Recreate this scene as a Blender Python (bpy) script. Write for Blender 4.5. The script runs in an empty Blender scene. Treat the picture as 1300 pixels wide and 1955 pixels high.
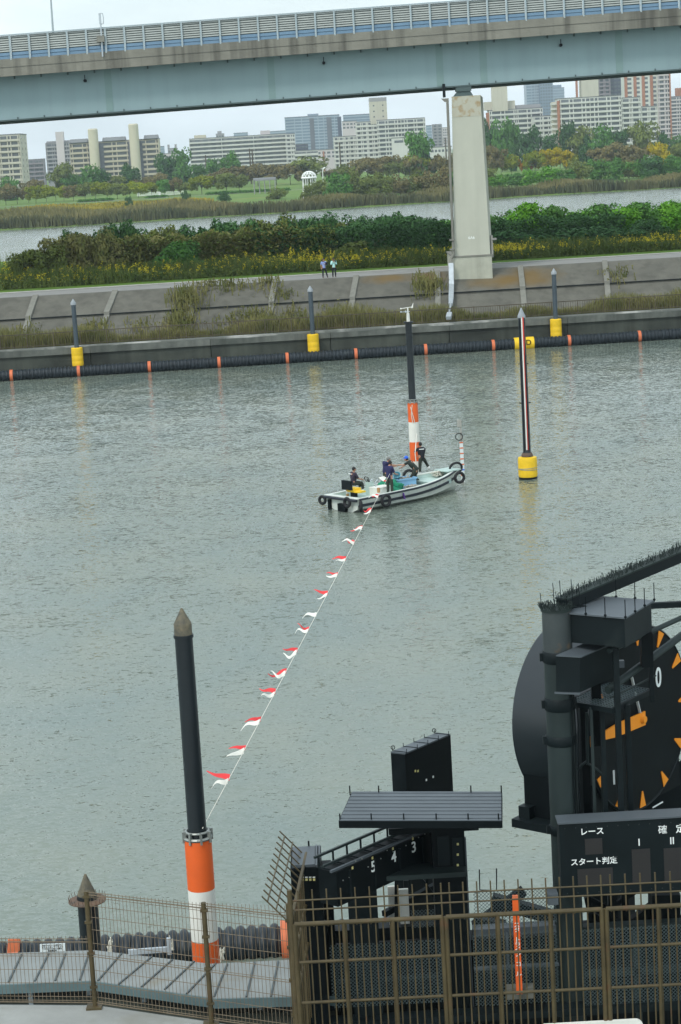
import bpy, math, random
from math import sin, cos, pi, radians, sqrt
from mathutils import Vector, Matrix

# ------------------------------------------------------------------ camera
F = 4000.0; ROLL = 0.057; TP = 687.5 * cos(ROLL) / F; PITCH = math.atan(TP); CAMZ = 17.0
cr, sr, cp, sp = cos(ROLL), sin(ROLL), cos(PITCH), sin(PITCH)
scene = bpy.context.scene
cam_d = bpy.data.cameras.new('camera'); cam = bpy.data.objects.new('camera', cam_d)
scene.collection.objects.link(cam); scene.camera = cam
cam_d.sensor_fit = 'VERTICAL'; cam_d.sensor_height = 24; cam_d.lens = 24 * F / 1955
cam_d.clip_start = 0.5; cam_d.clip_end = 20000
up0 = Vector((0, sp, cp)); fw = Vector((0, cp, -sp)); X0 = Vector((1, 0, 0))
Rv = X0 * cr - up0 * sr; Uv = X0 * sr + up0 * cr
cam.matrix_world = Matrix(((Rv.x, Uv.x, -fw.x, 0), (Rv.y, Uv.y, -fw.y, 0), (Rv.z, Uv.z, -fw.z, CAMZ), (0, 0, 0, 1)))

# ------------------------------------------------------------------ world, sun, exposure
SUN_EL, SUN_AZ = radians(48), radians(215)      # azimuth clockwise from +Y; sun behind and left of the camera
w = bpy.data.worlds.new('World'); scene.world = w; w.use_nodes = True
nt = w.node_tree; nt.nodes.clear()
sky = nt.nodes.new('ShaderNodeTexSky'); sky.sky_type = 'NISHITA'; sky.sun_disc = False
sky.sun_elevation = SUN_EL; sky.sun_rotation = SUN_AZ; sky.air_density = 1.2; sky.dust_density = 2.0
tc = nt.nodes.new('ShaderNodeTexCoord')
mp = nt.nodes.new('ShaderNodeMapping'); mp.inputs['Scale'].default_value = (1, 1, 3.2)
nz = nt.nodes.new('ShaderNodeTexNoise'); nz.inputs['Scale'].default_value = 2.6; nz.inputs['Detail'].default_value = 7; nz.inputs['Roughness'].default_value = .55
rp = nt.nodes.new('ShaderNodeValToRGB'); rp.color_ramp.elements[0].position = .36; rp.color_ramp.elements[1].position = .66
rp.color_ramp.elements[0].color = (.55,) * 3 + (1,); rp.color_ramp.elements[1].color = (.97,) * 3 + (1,)
cl = nt.nodes.new('ShaderNodeValToRGB')
cl.color_ramp.elements[0].position = .3; cl.color_ramp.elements[1].position = .75
cl.color_ramp.elements[0].color = (9.4, 11.0, 11.8, 1); cl.color_ramp.elements[1].color = (12.4, 13.5, 13.9, 1)
mx = nt.nodes.new('ShaderNodeMixRGB'); bg = nt.nodes.new('ShaderNodeBackground'); wo = nt.nodes.new('ShaderNodeOutputWorld')
bg.inputs['Strength'].default_value = 0.1
L = nt.links.new
L(tc.outputs['Generated'], mp.inputs['Vector']); L(mp.outputs['Vector'], nz.inputs['Vector'])
L(nz.outputs['Fac'], rp.inputs['Fac']); L(nz.outputs['Fac'], cl.inputs['Fac'])
L(rp.outputs['Color'], mx.inputs['Fac']); L(sky.outputs['Color'], mx.inputs['Color1']); L(cl.outputs['Color'], mx.inputs['Color2'])
L(mx.outputs['Color'], bg.inputs['Color']); L(bg.outputs['Background'], wo.inputs['Surface'])
sd = bpy.data.lights.new('sun', 'SUN'); sun = bpy.data.objects.new('sun', sd); scene.collection.objects.link(sun)
sd.energy = 1.3; sd.angle = radians(12); sd.color = (1, .96, .9)
sdir = Vector((sin(SUN_AZ) * cos(SUN_EL), cos(SUN_AZ) * cos(SUN_EL), sin(SUN_EL)))
sun.rotation_euler = (-sdir).to_track_quat('-Z', 'Y').to_euler()
scene.view_settings.view_transform = 'Standard'; scene.view_settings.look = 'None'
scene.view_settings.exposure = 0.36; scene.view_settings.gamma = 1
scene.cycles.volume_bounces = 0; scene.cycles.max_bounces = 6; scene.cycles.transparent_max_bounces = 16
scene.cycles.use_denoising = True

# ------------------------------------------------------------------ helpers
def ray(px, py):
    u, v = px - 650, 977.5 - py
    a, b = u * cr + v * sr, -u * sr + v * cr
    return Vector((a, F * cp + b * sp, -F * sp + b * cp))
CAM = Vector((0, 0, CAMZ))
def at(px, py, Y):
    d = ray(px, py); return CAM + d * (Y / d.y)
def atz(px, py, z):
    d = ray(px, py); return CAM + d * ((z - CAMZ) / d.z)
def onplane(px, py, p, n):
    d = ray(px, py); return CAM + d * ((p - CAM).dot(n) / d.dot(n))
COL = scene.collection
ORG = {}
class MB:
    def __init__(s): s.v = []; s.f = []
    def add(s, vs, fs):
        o = len(s.v); s.v += [tuple(p) for p in vs]; s.f += [tuple(i + o for i in f) for f in fs]; return s
    def hexa(s, p):   # 8 pts: bottom ring 0-3, top ring 4-7
        return s.add(p, [(3, 2, 1, 0), (4, 5, 6, 7), (0, 1, 5, 4), (1, 2, 6, 5), (2, 3, 7, 6), (3, 0, 4, 7)])
    def box(s, x0, x1, y0, y1, z0, z1):
        return s.hexa([(x0, y0, z0), (x1, y0, z0), (x1, y1, z0), (x0, y1, z0), (x0, y0, z1), (x1, y0, z1), (x1, y1, z1), (x0, y1, z1)])
    def obox(s, c, dx, dy, hx, hy, z0, z1):     # oriented footprint box: centre, unit dirs, half sizes
        c = Vector((c[0], c[1], 0)); P = []
        for z in (z0, z1):
            for a, b in ((-1, -1), (1, -1), (1, 1), (-1, 1)):
                q = c + dx * (a * hx) + dy * (b * hy); P.append((q.x, q.y, z))
        return s.hexa(P)
    def bar(s, a, b, wx, wz=None):              # rectangular bar between two points
        wz = wz or wx; a = Vector(a); b = Vector(b); d = (b - a)
        if d.length < 1e-6: return s
        d.normalize(); u = d.cross(Vector((0, 0, 1)))
        if u.length < 1e-3: u = Vector((1, 0, 0))
        u.normalize(); v = u.cross(d).normalized(); u = u * (wx / 2); v = v * (wz / 2)
        return s.hexa([a - u - v, a + u - v, a + u + v, a - u + v, b - u - v, b + u - v, b + u + v, b - u + v])
    def tube(s, a, b, r, r2=None, n=12, caps=True):
        a = Vector(a); b = Vector(b); r2 = r if r2 is None else r2; d = (b - a).normalized()
        u = d.cross(Vector((0, 0, 1)))
        if u.length < 1e-3: u = Vector((1, 0, 0))
        u.normalize(); v = d.cross(u)
        P = [a + (u * cos(2 * pi * i / n) + v * sin(2 * pi * i / n)) * r for i in range(n)] + [b + (u * cos(2 * pi * i / n) + v * sin(2 * pi * i / n)) * r2 for i in range(n)]
        fs = [(i, (i + 1) % n, n + (i + 1) % n, n + i) for i in range(n)]
        if caps: fs += [tuple(range(n))[::-1], tuple(range(n, 2 * n))]
        return s.add(P, fs)
    def path(s, pts, r, n=8, closed=False):
        pts = [Vector(p) for p in pts]; m = len(pts); rings = []
        rr = r if isinstance(r, (list, tuple)) else [r] * m
        pu = None
        for i, p in enumerate(pts):
            if closed: d = (pts[(i + 1) % m] - pts[i - 1]).normalized()
            else: d = (pts[min(i + 1, m - 1)] - pts[max(i - 1, 0)]).normalized()
            if pu is None:
                u = d.cross(Vector((0, 0, 1)))
                if u.length < 1e-3: u = Vector((1, 0, 0))
            else: u = pu - d * pu.dot(d)
            u.normalize(); pu = u; v = d.cross(u)
            rings += [p + (u * cos(2 * pi * k / n) + v * sin(2 * pi * k / n)) * rr[i] for k in range(n)]
        fs = []
        for i in range(m if closed else m - 1):
            j = (i + 1) % m
            fs += [(i * n + k, i * n + (k + 1) % n, j * n + (k + 1) % n, j * n + k) for k in range(n)]
        if not closed: fs += [tuple(range(n))[::-1], tuple((m - 1) * n + k for k in range(n))]
        return s.add(rings, fs)
    def lathe(s, c, prof, n=20):                # profile [(r,z)] bottom to top about vertical axis at c
        P = []
        for r, z in prof: P += [(c[0] + r * cos(2 * pi * i / n), c[1] + r * sin(2 * pi * i / n), c[2] + z) for i in range(n)]
        fs = []
        for k in range(len(prof) - 1):
            fs += [(k * n + i, k * n + (i + 1) % n, (k + 1) * n + (i + 1) % n, (k + 1) * n + i) for i in range(n)]
        fs += [tuple(range(n))[::-1], tuple((len(prof) - 1) * n + i for i in range(n))]
        return s.add(P, fs)
    def torus(s, c, axis, R, r, n=20, m=8):
        axis = Vector(axis).normalized(); u = axis.cross(Vector((0, 0, 1)))
        if u.length < 1e-3: u = Vector((1, 0, 0))
        u.normalize(); v = axis.cross(u); c = Vector(c)
        return s.path([c + (u * cos(2 * pi * i / n) + v * sin(2 * pi * i / n)) * R for i in range(n)], r, m, True)
    def ball(s, c, rx, ry=None, rz=None, n=10, m=7):
        ry = ry or rx; rz = rz or rx
        return s.lathe2(c, [(sin(pi * k / m), -cos(pi * k / m)) for k in range(m + 1)], rx, ry, rz, n)
    def lathe2(s, c, prof, rx, ry, rz, n):
        P = []
        for r, z in prof: P += [(c[0] + max(r, .01) * rx * cos(2 * pi * i / n), c[1] + max(r, .01) * ry * sin(2 * pi * i / n), c[2] + z * rz) for i in range(n)]
        fs = []
        for k in range(len(prof) - 1):
            fs += [(k * n + i, k * n + (i + 1) % n, (k + 1) * n + (i + 1) % n, (k + 1) * n + i) for i in range(n)]
        return s.add(P, fs)
    def prism(s, poly, d):                      # polygon (3D pts) extruded by vector d
        n = len(poly); P = [Vector(p) for p in poly]; d = Vector(d); P += [p + d for p in P]
        return s.add(P, [tuple(range(n))[::-1], tuple(range(n, 2 * n))] + [(i, (i + 1) % n, n + (i + 1) % n, n + i) for i in range(n)])
    def mesh(s, name, mat, smooth=False, off=(0, 0, 0)):
        me = bpy.data.meshes.new(name)
        ox, oy, oz = off
        me.from_pydata([(x - ox, y - oy, z - oz) for x, y, z in s.v], [], s.f); me.update()
        if mat: me.materials.append(mat)
        if smooth:
            me.polygons.foreach_set('use_smooth', [True] * len(me.polygons))
            if smooth == 'auto': me.set_sharp_from_angle(angle=radians(35))
        return me
    def build(s, name, mat, parent=None, smooth=False, loc=None):
        off = ORG.get(parent.name, (0, 0, 0)) if parent else (loc or (0, 0, 0))
        o = bpy.data.objects.new(name, s.mesh(name, mat, smooth, off)); COL.objects.link(o)
        if parent: o.parent = parent; ORG[o.name] = off
        elif loc: o.location = loc; ORG[o.name] = tuple(loc)
        return o
def tag(o, label=None, cat=None, group=None, kind=None):
    if label: o['label'] = label
    if cat: o['category'] = cat
    if group: o['group'] = group
    if kind: o['kind'] = kind
    return o
def thing(name, label, cat, loc=(0, 0, 0), group=None):
    o = bpy.data.objects.new(name, None); o.empty_display_size = .3; COL.objects.link(o); o.location = loc
    ORG[o.name] = tuple(loc); return tag(o, label, cat, group)
def kids(o): return [c for c in bpy.data.objects if c.parent == o]
def copy_tree(o, parent=None, ch=None):
    c = o.copy(); COL.objects.link(c); c.parent = parent
    for k in (ch if ch is not None else kids(o)): copy_tree(k, c)
    return c
def textmesh(name, body, size, mat, origin, dx, dy, parent, thick=.004, align='CENTER', squash=1.0):
    cu = bpy.data.curves.new(name, 'FONT'); cu.body = body; cu.size = size; cu.extrude = thick
    cu.align_x = align; cu.align_y = 'CENTER'; cu.offset = size * .012 if body != '確' else 0
    t = bpy.data.objects.new(name, cu); COL.objects.link(t)
    dg = bpy.context.evaluated_depsgraph_get(); dg.update()
    me = bpy.data.meshes.new_from_object(t.evaluated_get(dg)); bpy.data.objects.remove(t); bpy.data.curves.remove(cu)
    dz = Vector(dx).cross(Vector(dy)); off = Vector(ORG.get(parent.name, (0, 0, 0)))
    for v in me.vertices:
        v.co = Vector(origin) - off + Vector(dx) * (v.co.x * squash) + Vector(dy) * v.co.y + dz * v.co.z
    me.materials.clear(); me.materials.append(mat); me.name = name
    o = bpy.data.objects.new(name, me); COL.objects.link(o); o.parent = parent; return o

# ------------------------------------------------------------------ materials
def mat(name, c, rough=.7, var=.18, scale=3., bump=0., metal=0., streak=0., c2=None, spec=.4, objvar=0., bscale=None, dirt=None, coord='Object', zst=1.):
    m = bpy.data.materials.new(name); m.use_nodes = True; nt = m.node_tree; b = nt.nodes['Principled BSDF']
    b.inputs['Roughness'].default_value = rough; b.inputs['Metallic'].default_value = metal
    b.inputs['Specular IOR Level'].default_value = spec
    L = nt.links.new; tc = nt.nodes.new('ShaderNodeTexCoord'); mp = nt.nodes.new('ShaderNodeMapping')
    mp.inputs['Scale'].default_value = (1, 1, zst)
    L(tc.outputs[coord], mp.inputs['Vector'])
    n = nt.nodes.new('ShaderNodeTexNoise'); n.inputs['Scale'].default_value = scale; n.inputs['Detail'].default_value = 6; n.inputs['Roughness'].default_value = .62
    L(mp.outputs['Vector'], n.inputs['Vector'])
    r = nt.nodes.new('ShaderNodeValToRGB'); r.color_ramp.elements[0].position = .3; r.color_ramp.elements[1].position = .7
    if c2 is None: c2 = [min(1, x * (1 + var)) for x in c]; c1 = [x * (1 - var) for x in c]
    else: c1 = c
    r.color_ramp.elements[0].color = (*c1, 1); r.color_ramp.elements[1].color = (*c2, 1)
    L(n.outputs['Fac'], r.inputs['Fac']); out = r.outputs['Color']
    def mulnode(fac_out, col, inv=False):
        nonlocal out
        mxx = nt.nodes.new('ShaderNodeMixRGB'); mxx.blend_type = 'MIX'
        mxx.inputs['Color2'].default_value = (*col, 1); L(fac_out, mxx.inputs['Fac']); L(out, mxx.inputs['Color1']); out = mxx.outputs['Color']
    if streak:      # vertical run-off stains, fixed to the surface
        mp2 = nt.nodes.new('ShaderNodeMapping'); mp2.inputs['Scale'].default_value = (1, 1, .06); L(tc.outputs[coord], mp2.inputs['Vector'])
        n2 = nt.nodes.new('ShaderNodeTexNoise'); n2.inputs['Scale'].default_value = max(scale * .8, 1.2); n2.inputs['Detail'].default_value = 8; L(mp2.outputs['Vector'], n2.inputs['Vector'])
        r2 = nt.nodes.new('ShaderNodeValToRGB'); r2.color_ramp.elements[0].position = .46; r2.color_ramp.elements[1].position = .68
        r2.color_ramp.elements[0].color = (0, 0, 0, 1); r2.color_ramp.elements[1].color = (streak,) * 3 + (1,)
        L(n2.outputs['Fac'], r2.inputs['Fac']); mulnode(r2.outputs['Color'], [x * .42 for x in c])
    if dirt:        # (colour, threshold, scale)
        n3 = nt.nodes.new('ShaderNodeTexNoise'); n3.inputs['Scale'].default_value = dirt[2]; n3.inputs['Detail'].default_value = 5; L(tc.outputs[coord], n3.inputs['Vector'])
        r3 = nt.nodes.new('ShaderNodeValToRGB'); r3.color_ramp.elements[0].position = dirt[1]; r3.color_ramp.elements[1].position = min(1, dirt[1] + .14)
        r3.color_ramp.elements[0].color = (0, 0, 0, 1); r3.color_ramp.elements[1].color = (.85, .85, .85, 1)
        L(n3.outputs['Fac'], r3.inputs['Fac']); mulnode(r3.outputs['Color'], dirt[0])
    if objvar:
        oi = nt.nodes.new('ShaderNodeObjectInfo'); hs = nt.nodes.new('ShaderNodeHueSaturation')
        mr = nt.nodes.new('ShaderNodeMapRange'); mr.inputs['To Min'].default_value = 1 - objvar; mr.inputs['To Max'].default_value = 1 + objvar
        L(oi.outputs['Random'], mr.inputs['Value']); L(mr.outputs['Result'], hs.inputs['Value']); L(out, hs.inputs['Color']); out = hs.outputs['Color']
    L(out, b.inputs['Base Color'])
    if bump:
        nb = nt.nodes.new('ShaderNodeTexNoise'); nb.inputs['Scale'].default_value = bscale or scale * 6; nb.inputs['Detail'].default_value = 4; L(tc.outputs[coord], nb.inputs['Vector'])
        bp = nt.nodes.new('ShaderNodeBump'); bp.inputs['Strength'].default_value = bump; bp.inputs['Distance'].default_value = .05
        L(nb.outputs['Fac'], bp.inputs['Height']); L(bp.outputs['Normal'], b.inputs['Normal'])
    return m
M = dict(
    conc=mat('concrete', (.30, .30, .27), .85, .2, 1.2, .3, streak=.8),
    conc_dark=mat('stained_concrete', (.07, .075, .062), .85, .3, .5, .3, streak=.6, c2=(.14, .14, .12), dirt=((.16, .10, .03), .72, .12)),
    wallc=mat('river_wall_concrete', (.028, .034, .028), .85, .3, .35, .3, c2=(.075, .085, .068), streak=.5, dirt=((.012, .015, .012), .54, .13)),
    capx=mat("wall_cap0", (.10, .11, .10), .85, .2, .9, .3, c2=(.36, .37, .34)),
    rib=mat('pale_rib', (.2, .2, .172), .85, .15, 2, .2),
    road=mat('asphalt_path', (.25, .25, .235), .9, .12, .6, .3),
    kerb=mat('kerb_line', (.45, .45, .42), .85, .1, 2),
    pier=mat('pier_paint', (.46, .47, .39), .75, .06, .35, .05, streak=.12),
    plinth=mat('pier_plinth', (.42, .43, .35), .85, .12, .8, .2, streak=.3),
    rust=mat('rust_stain', (.46, .47, .39), .85, .1, 1.5, c2=(.42, .40, .31), dirt=((.33, .23, .11), .5, 1.6), zst=.25),
    girder=mat('girder_paint', (.245, .345, .36), .6, .06, .15, .05, streak=.1),
    girder2=mat('girder_joint', (.2, .30, .29), .6, .06, .3),
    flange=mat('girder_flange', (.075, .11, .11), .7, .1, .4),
    parapet=mat('bridge_parapet', (.21, .205, .17), .9, .15, .6, .2, streak=.95),
    barrier=mat('barrier_louvre', (.33, .36, .34), .6, .1, 1),
    barrier_b=mat('barrier_blue', (.12, .21, .30), .6, .08, 1),
    bpost=mat('barrier_post', (.33, .40, .42), .6, .05, 1),
    galv=mat('galvanised', (.45, .50, .53), .45, .12, 3, metal=.35),
    black=mat('black_paint', (.0025, .005, .006), .55, .25, 1.5, .03, spec=.12, dirt=((.006, .010, .011), .6, 1.3)),
    black2=mat('dark_slate_paint', (.0045, .009, .0105), .55, .25, 1.2, .03, spec=.18, streak=.3, dirt=((.012, .018, .018), .62, 1.7)),
    slate=mat('slate_metal', (.07, .085, .096), .5, .12, 1.5),
    colm=mat('mast_paint', (.019, .029, .029), .5, .2, .9, streak=.3, spec=.25),
    colr=mat('mast_rust', (.03, .04, .042), .6, .2, 2, c2=(.045, .055, .055), dirt=((.20, .10, .02), .56, 2.2)),
    pole=mat('pole_black', (.007, .012, .015), .4, .25, 1.2, .02),
    pole2=mat('pile_grey', (.05, .07, .085), .55, .2, 1.5),
    orange=mat('orange_band', (.72, .115, .018), .55, .1, 1.2, .02),
    white=mat('white_paint', (.72, .72, .66), .6, .08, 1.5, streak=.15),
    red=mat('red_cloth', (.72, .055, .06), .8, .1, 4),
    redp=mat('red_paint', (.62, .06, .04), .6, .1, 4),
    yellow=mat('yellow_float', (.78, .50, .015), .6, .1, 3, .2),
    rope=mat('rope', (.62, .60, .52), .9, .15, 20),
    cone=mat('weathered_cone', (.05, .055, .05), .7, .3, 7, c2=(.17, .145, .09), bump=.3),
    cone2=mat('grey_cone', (.28, .31, .33), .6, .2, 3),
    steel=mat('dull_steel', (.28, .30, .28), .4, .2, 6, metal=.5),
    pipe=mat('corrugated_black', (.012, .019, .025), .5, .25, 1.5, dirt=((.05, .06, .06), .66, 1.2)),
    rubber=mat('rubber', (.012, .013, .015), .75, .3, 4, dirt=((.1, .1, .1), .68, 3)),
    fence=mat('brown_fence', (.045, .034, .014), .6, .25, 3, c2=(.085, .065, .028), dirt=((.09, .045, .02), .6, 5)),
    rustdisc=mat('rust_guard', (.15, .085, .05), .85, .3, 6, c2=(.08, .07, .06)),
    wire=mat('brown_wire', (.12, .09, .055), .7, .3, 4, c2=(.2, .16, .11)),
    deck=mat('walkway_plate', (.21, .23, .225), .7, .12, .9, .1, dirt=((.2, .19, .15), .6, 1.2)),
    deckline=mat('walkway_joint', (.06, .08, .085), .6, .1, 2),
    beamb=mat('walkway_beam', (.11, .17, .18), .55, .15, 1.5),
    quay=mat('quay_concrete', (.26, .27, .255), .9, .15, .8, .2, dirt=((.2, .2, .17), .58, .9)),
    meshw=mat('mesh_wire', (.07, .10, .105), .5, .2, 3),
    hull=mat('hull_white', (.56, .60, .55), .45, .1, 1.2, streak=.2),
    mint=mat('deck_mint', (.40, .52, .48), .5, .1, 1.5, dirt=((.3, .34, .3), .6, 3)),
    blackr=mat('rub_strip', (.02, .025, .035), .6, .3, 3),
    netg=mat('green_net', (.012, .24, .13), .8, .35, 6, .6),
    crate=mat('blue_crate', (.22, .42, .62), .55, .08, 3),
    bucket=mat('teal_bucket', (.16, .40, .48), .5, .1, 3),
    junk=mat('crate_contents', (.16, .16, .14), .8, .4, 14, c2=(.5, .48, .42), bump=.5),
    skin=mat('skin', (.42, .22, .14), .6, .08, 6), hair=mat('hair', (.012, .012, .012), .6, .2, 10),
    hairg=mat('grey_hair', (.16, .16, .15), .8, .2, 10),
    t_black=mat('black_shirt', (.014, .016, .022), .9, .2, 6), t_dark=mat('dark_purple_shirt', (.035, .028, .045), .9, .2, 6),
    t_navy=mat('navy_shirt', (.02, .022, .075), .9, .2, 6), t_green=mat('dark_green_shirt', (.02, .03, .024), .9, .2, 6),
    trous=mat('olive_trousers', (.03, .037, .028), .9, .25, 8), trousb=mat('black_trousers', (.012, .014, .022), .9, .2, 8),
    boots=mat('white_boots', (.68, .70, .68), .5, .06, 4), capb=mat('blue_cap', (.02, .12, .62), .7, .1, 4),
    shirtb=mat('checked_blue_shirt', (.13, .2, .52), .85, .3, 14, c2=(.4, .5, .7)), shirtm=mat('mint_jacket', (.42, .72, .68), .8, .08, 6),
    wood=mat('bollard_wood', (.42, .24, .1), .8, .2, 8),
    purple=mat('purple_mark', (.12, .05, .3), .7, .1, 4),
    tile=mat('glyph_yellow', (.55, .5, .2), .7, .1, 4), glyph=mat('glyph_white', (.78, .82, .80), .6, .04, 4),
    lampoff=mat('unlit_display', (.022, .021, .021), .5, .1, 3),
    orangey=mat('orange_marker', (.85, .28, .01), .5, .06, 2),
    spike=mat('brush_spikes', (.012, .022, .02), .7, .2, 6),
    trunk=mat('bark', (.05, .042, .035), .9, .2, 2),
    signw=mat('sign_white', (.62, .68, .68), .5, .04, 3),
)
M['algae'] = mat('waterline_algae', (.05, .06, .03), .8, .3, 3, c2=(.16, .16, .11))
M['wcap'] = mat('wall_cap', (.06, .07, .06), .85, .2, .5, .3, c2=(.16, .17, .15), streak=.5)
M['wedge'] = mat('worn_edge', (.12, .13, .12), .85, .2, .8, .3, c2=(.16, .17, .15), dirt=((.5, .5, .47), .5, .35))
M['mortar'] = mat('drum_paint', (.012, .018, .022), .3, .1, .8, spec=.5)

# water: murky body colour plus small wind ripples as bump
def water_mat():
    m = bpy.data.materials.new('river_water'); m.use_nodes = True; nt = m.node_tree; b = nt.nodes['Principled BSDF']; L = nt.links.new
    b.inputs['Roughness'].default_value = .1; b.inputs['IOR'].default_value = 1.333; b.inputs['Specular IOR Level'].default_value = .5
    g = nt.nodes.new('ShaderNodeNewGeometry')
    def tex(sx, sy, scale, det, rough=.55, rot=0., dist=0.):
        mp = nt.nodes.new('ShaderNodeMapping'); mp.inputs['Scale'].default_value = (sx, sy, 1); mp.inputs['Rotation'].default_value = (0, 0, rot)
        n = nt.nodes.new('ShaderNodeTexNoise'); n.inputs['Scale'].default_value = scale; n.inputs['Detail'].default_value = det; n.inputs['Roughness'].default_value = rough
        n.inputs['Distortion'].default_value = dist
        L(g.outputs['Position'], mp.inputs['Vector']); L(mp.outputs['Vector'], n.inputs['Vector']); return n.outputs['Fac']
    c = tex(.6, .4, .28, 7, .62)
    r = nt.nodes.new('ShaderNodeValToRGB'); r.color_ramp.elements[0].position = .35; r.color_ramp.elements[1].position = .65
    r.color_ramp.elements[0].color = (.138, .175, .152, 1); r.color_ramp.elements[1].color = (.17, .195, .155, 1)
    L(c, r.inputs['Fac']); L(r.outputs['Color'], b.inputs['Base Color'])
    def texc(sx, sy, scale, det, rough, rot, k):
        mp = nt.nodes.new('ShaderNodeMapping'); mp.inputs['Scale'].default_value = (sx, sy, 1); mp.inputs['Rotation'].default_value = (0, 0, rot)
        n = nt.nodes.new('ShaderNodeTexNoise'); n.inputs['Scale'].default_value = scale; n.inputs['Detail'].default_value = det; n.inputs['Roughness'].default_value = rough; n.inputs['Distortion'].default_value = .3
        L(g.outputs['Position'], mp.inputs['Vector']); L(mp.outputs['Vector'], n.inputs['Vector'])
        s1 = nt.nodes.new('ShaderNodeVectorMath'); s1.operation = 'SUBTRACT'; s1.inputs[1].default_value = (.5, .5, .5); L(n.outputs['Color'], s1.inputs[0])
        s2 = nt.nodes.new('ShaderNodeVectorMath'); s2.operation = 'MULTIPLY'; s2.inputs[1].default_value = (k * .72, k * .92, 0); L(s1.outputs[0], s2.inputs[0]); return s2.outputs[0]
    def addv(a, bb):
        n = nt.nodes.new('ShaderNodeVectorMath'); n.operation = 'ADD'; L(a, n.inputs[0])
        if isinstance(bb, tuple): n.inputs[1].default_value = bb
        else: L(bb, n.inputs[1])
        return n.outputs[0]
    v = addv(texc(.75, 1.6, 4.0, 3, .65, .2, WAVE[0]), texc(.9, 1.5, 10., 2, .6, -.3, WAVE[1]))
    pm_ = nt.nodes.new('ShaderNodeMapRange'); L(tex(1, .35, .035, 4, .6, .3), pm_.inputs['Value']); pm_.inputs['From Min'].default_value = .35; pm_.inputs['From Max'].default_value = .65
    pm_.inputs['To Min'].default_value = .8; pm_.inputs['To Max'].default_value = 1.15
    vs = nt.nodes.new('ShaderNodeVectorMath'); vs.operation = 'SCALE'; L(v, vs.inputs[0]); L(pm_.outputs['Result'], vs.inputs['Scale']); v = vs.outputs[0]
    v = addv(v, texc(1, 1.3, .3, 2, .5, .1, WAVE[2])); v = addv(v, (0, 0, 1))
    nn = nt.nodes.new('ShaderNodeVectorMath'); nn.operation = 'NORMALIZE'; L(v, nn.inputs[0]); L(nn.outputs[0], b.inputs['Normal']); return m
WAVE = (.80, .62, .15)
M['water'] = water_mat()
FOL = dict(
    green=mat('leaf_green', (0.039, 0.114, 0.026), .8, .3, 4.5, spec=.08, c2=(0.102, 0.235, 0.044), objvar=.18, coord='Object'),
    dark=mat('leaf_dark', (0.025, 0.075, 0.029), .8, .3, 4.5, spec=.08, c2=(0.067, 0.150, 0.043), objvar=.18),
    yg=mat('leaf_yellowgreen', (0.100, 0.166, 0.016), .8, .3, 4.5, spec=.08, c2=(0.265, 0.281, 0.016), objvar=.18),
    yellow=mat('leaf_yellow', (0.177, 0.194, 0.004), .8, .3, 4.5, spec=.08, c2=(0.452, 0.320, 0.004), objvar=.12),
    brown=mat('leaf_brown', (0.108, 0.116, 0.050), .85, .3, 4.5, spec=.08, c2=(0.205, 0.160, 0.060), objvar=.15),
    olive=mat('leaf_olive', (0.085, 0.12, 0.028), .85, .3, 4.5, spec=.08, c2=(0.175, 0.21, 0.055), objvar=.15),
    orange=mat('leaf_orange', (0.226, 0.128, 0.011), .85, .3, 4.5, spec=.08, c2=(0.460, 0.161, 0.011)),
    kudzu=mat('leaf_bright', (0.045, 0.170, 0.006), .8, .3, 4.5, spec=.08, c2=(0.135, 0.31, 0.03), objvar=.12),
    reedg=mat('reed_green', (0.099, 0.133, 0.033), .85, .3, 4.5, spec=.08, c2=(0.29, 0.26, 0.10), objvar=.1),
)

# ------------------------------------------------------------------ setting: water, banks, far land
rnd = random.Random(7)
m = MB(); m.add([(-2500, -30, 0), (2500, -30, 0), (2500, 900, 0), (-2500, 900, 0)], [(0, 1, 2, 3)])
tag(m.build('water', M['water']), kind='structure')
m = MB(); m.add([(-2600, -40, -3), (2600, -40, -3), (2600, 7800, -3), (-2600, 7800, -3)], [(0, 1, 2, 3)])
tag(m.build('river_bed', M['conc_dark']), kind='structure')

TH = radians(3.2); BX = Vector((cos(TH), sin(TH), 0)); BY = Vector((-sin(TH), cos(TH), 0)); BO = Vector((0, 175.1, 0))
def B(s, d, z): p = BO + BX * s + BY * d; return Vector((p.x, p.y, z))
def hitd(px, py, d): return onplane(px, py, BO + BY * d, BY)          # a pixel's point on the upright plane d metres behind the wall
def sd_of(p): q = Vector(p) - BO; return q.dot(BX), q.dot(BY)
S0, S1 = -130, 130
def strip(pts, name, mt, kind='structure', n=60):
    m = MB(); P = []
    for i in range(n + 1):
        s = S0 + (S1 - S0) * i / n
        P += [tuple(B(s, d, z)) for d, z in pts]
    k = len(pts)
    m.add(P, [(i * k + j, (i + 1) * k + j, (i + 1) * k + j + 1, i * k + j + 1) for i in range(n) for j in range(k - 1)])
    return tag(m.build(name, mt), kind=kind)
M['verge'] = mat('verge_grass', (.075, .14, .022), .9, .3, 1.2, c2=(.12, .215, .03), spec=.08, bump=.6, bscale=12)
M['bermsoil'] = mat('berm_soil', (.06, .06, .025), .95, .3, 1.5, c2=(.11, .10, .045), bump=.6)
strip([(.55, 2.38), (2.6, 2.55)], 'berm', M['bermsoil'])
strip([(9.9, 6.13), (17.9, 6.05)], 'path', M['road'])
strip([(17.9, 6.10), (19.6, 6.15), (60, 6.2), (88, 6.0), (100, 2), (112, -1)], 'embankment_top', M['verge'])
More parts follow.
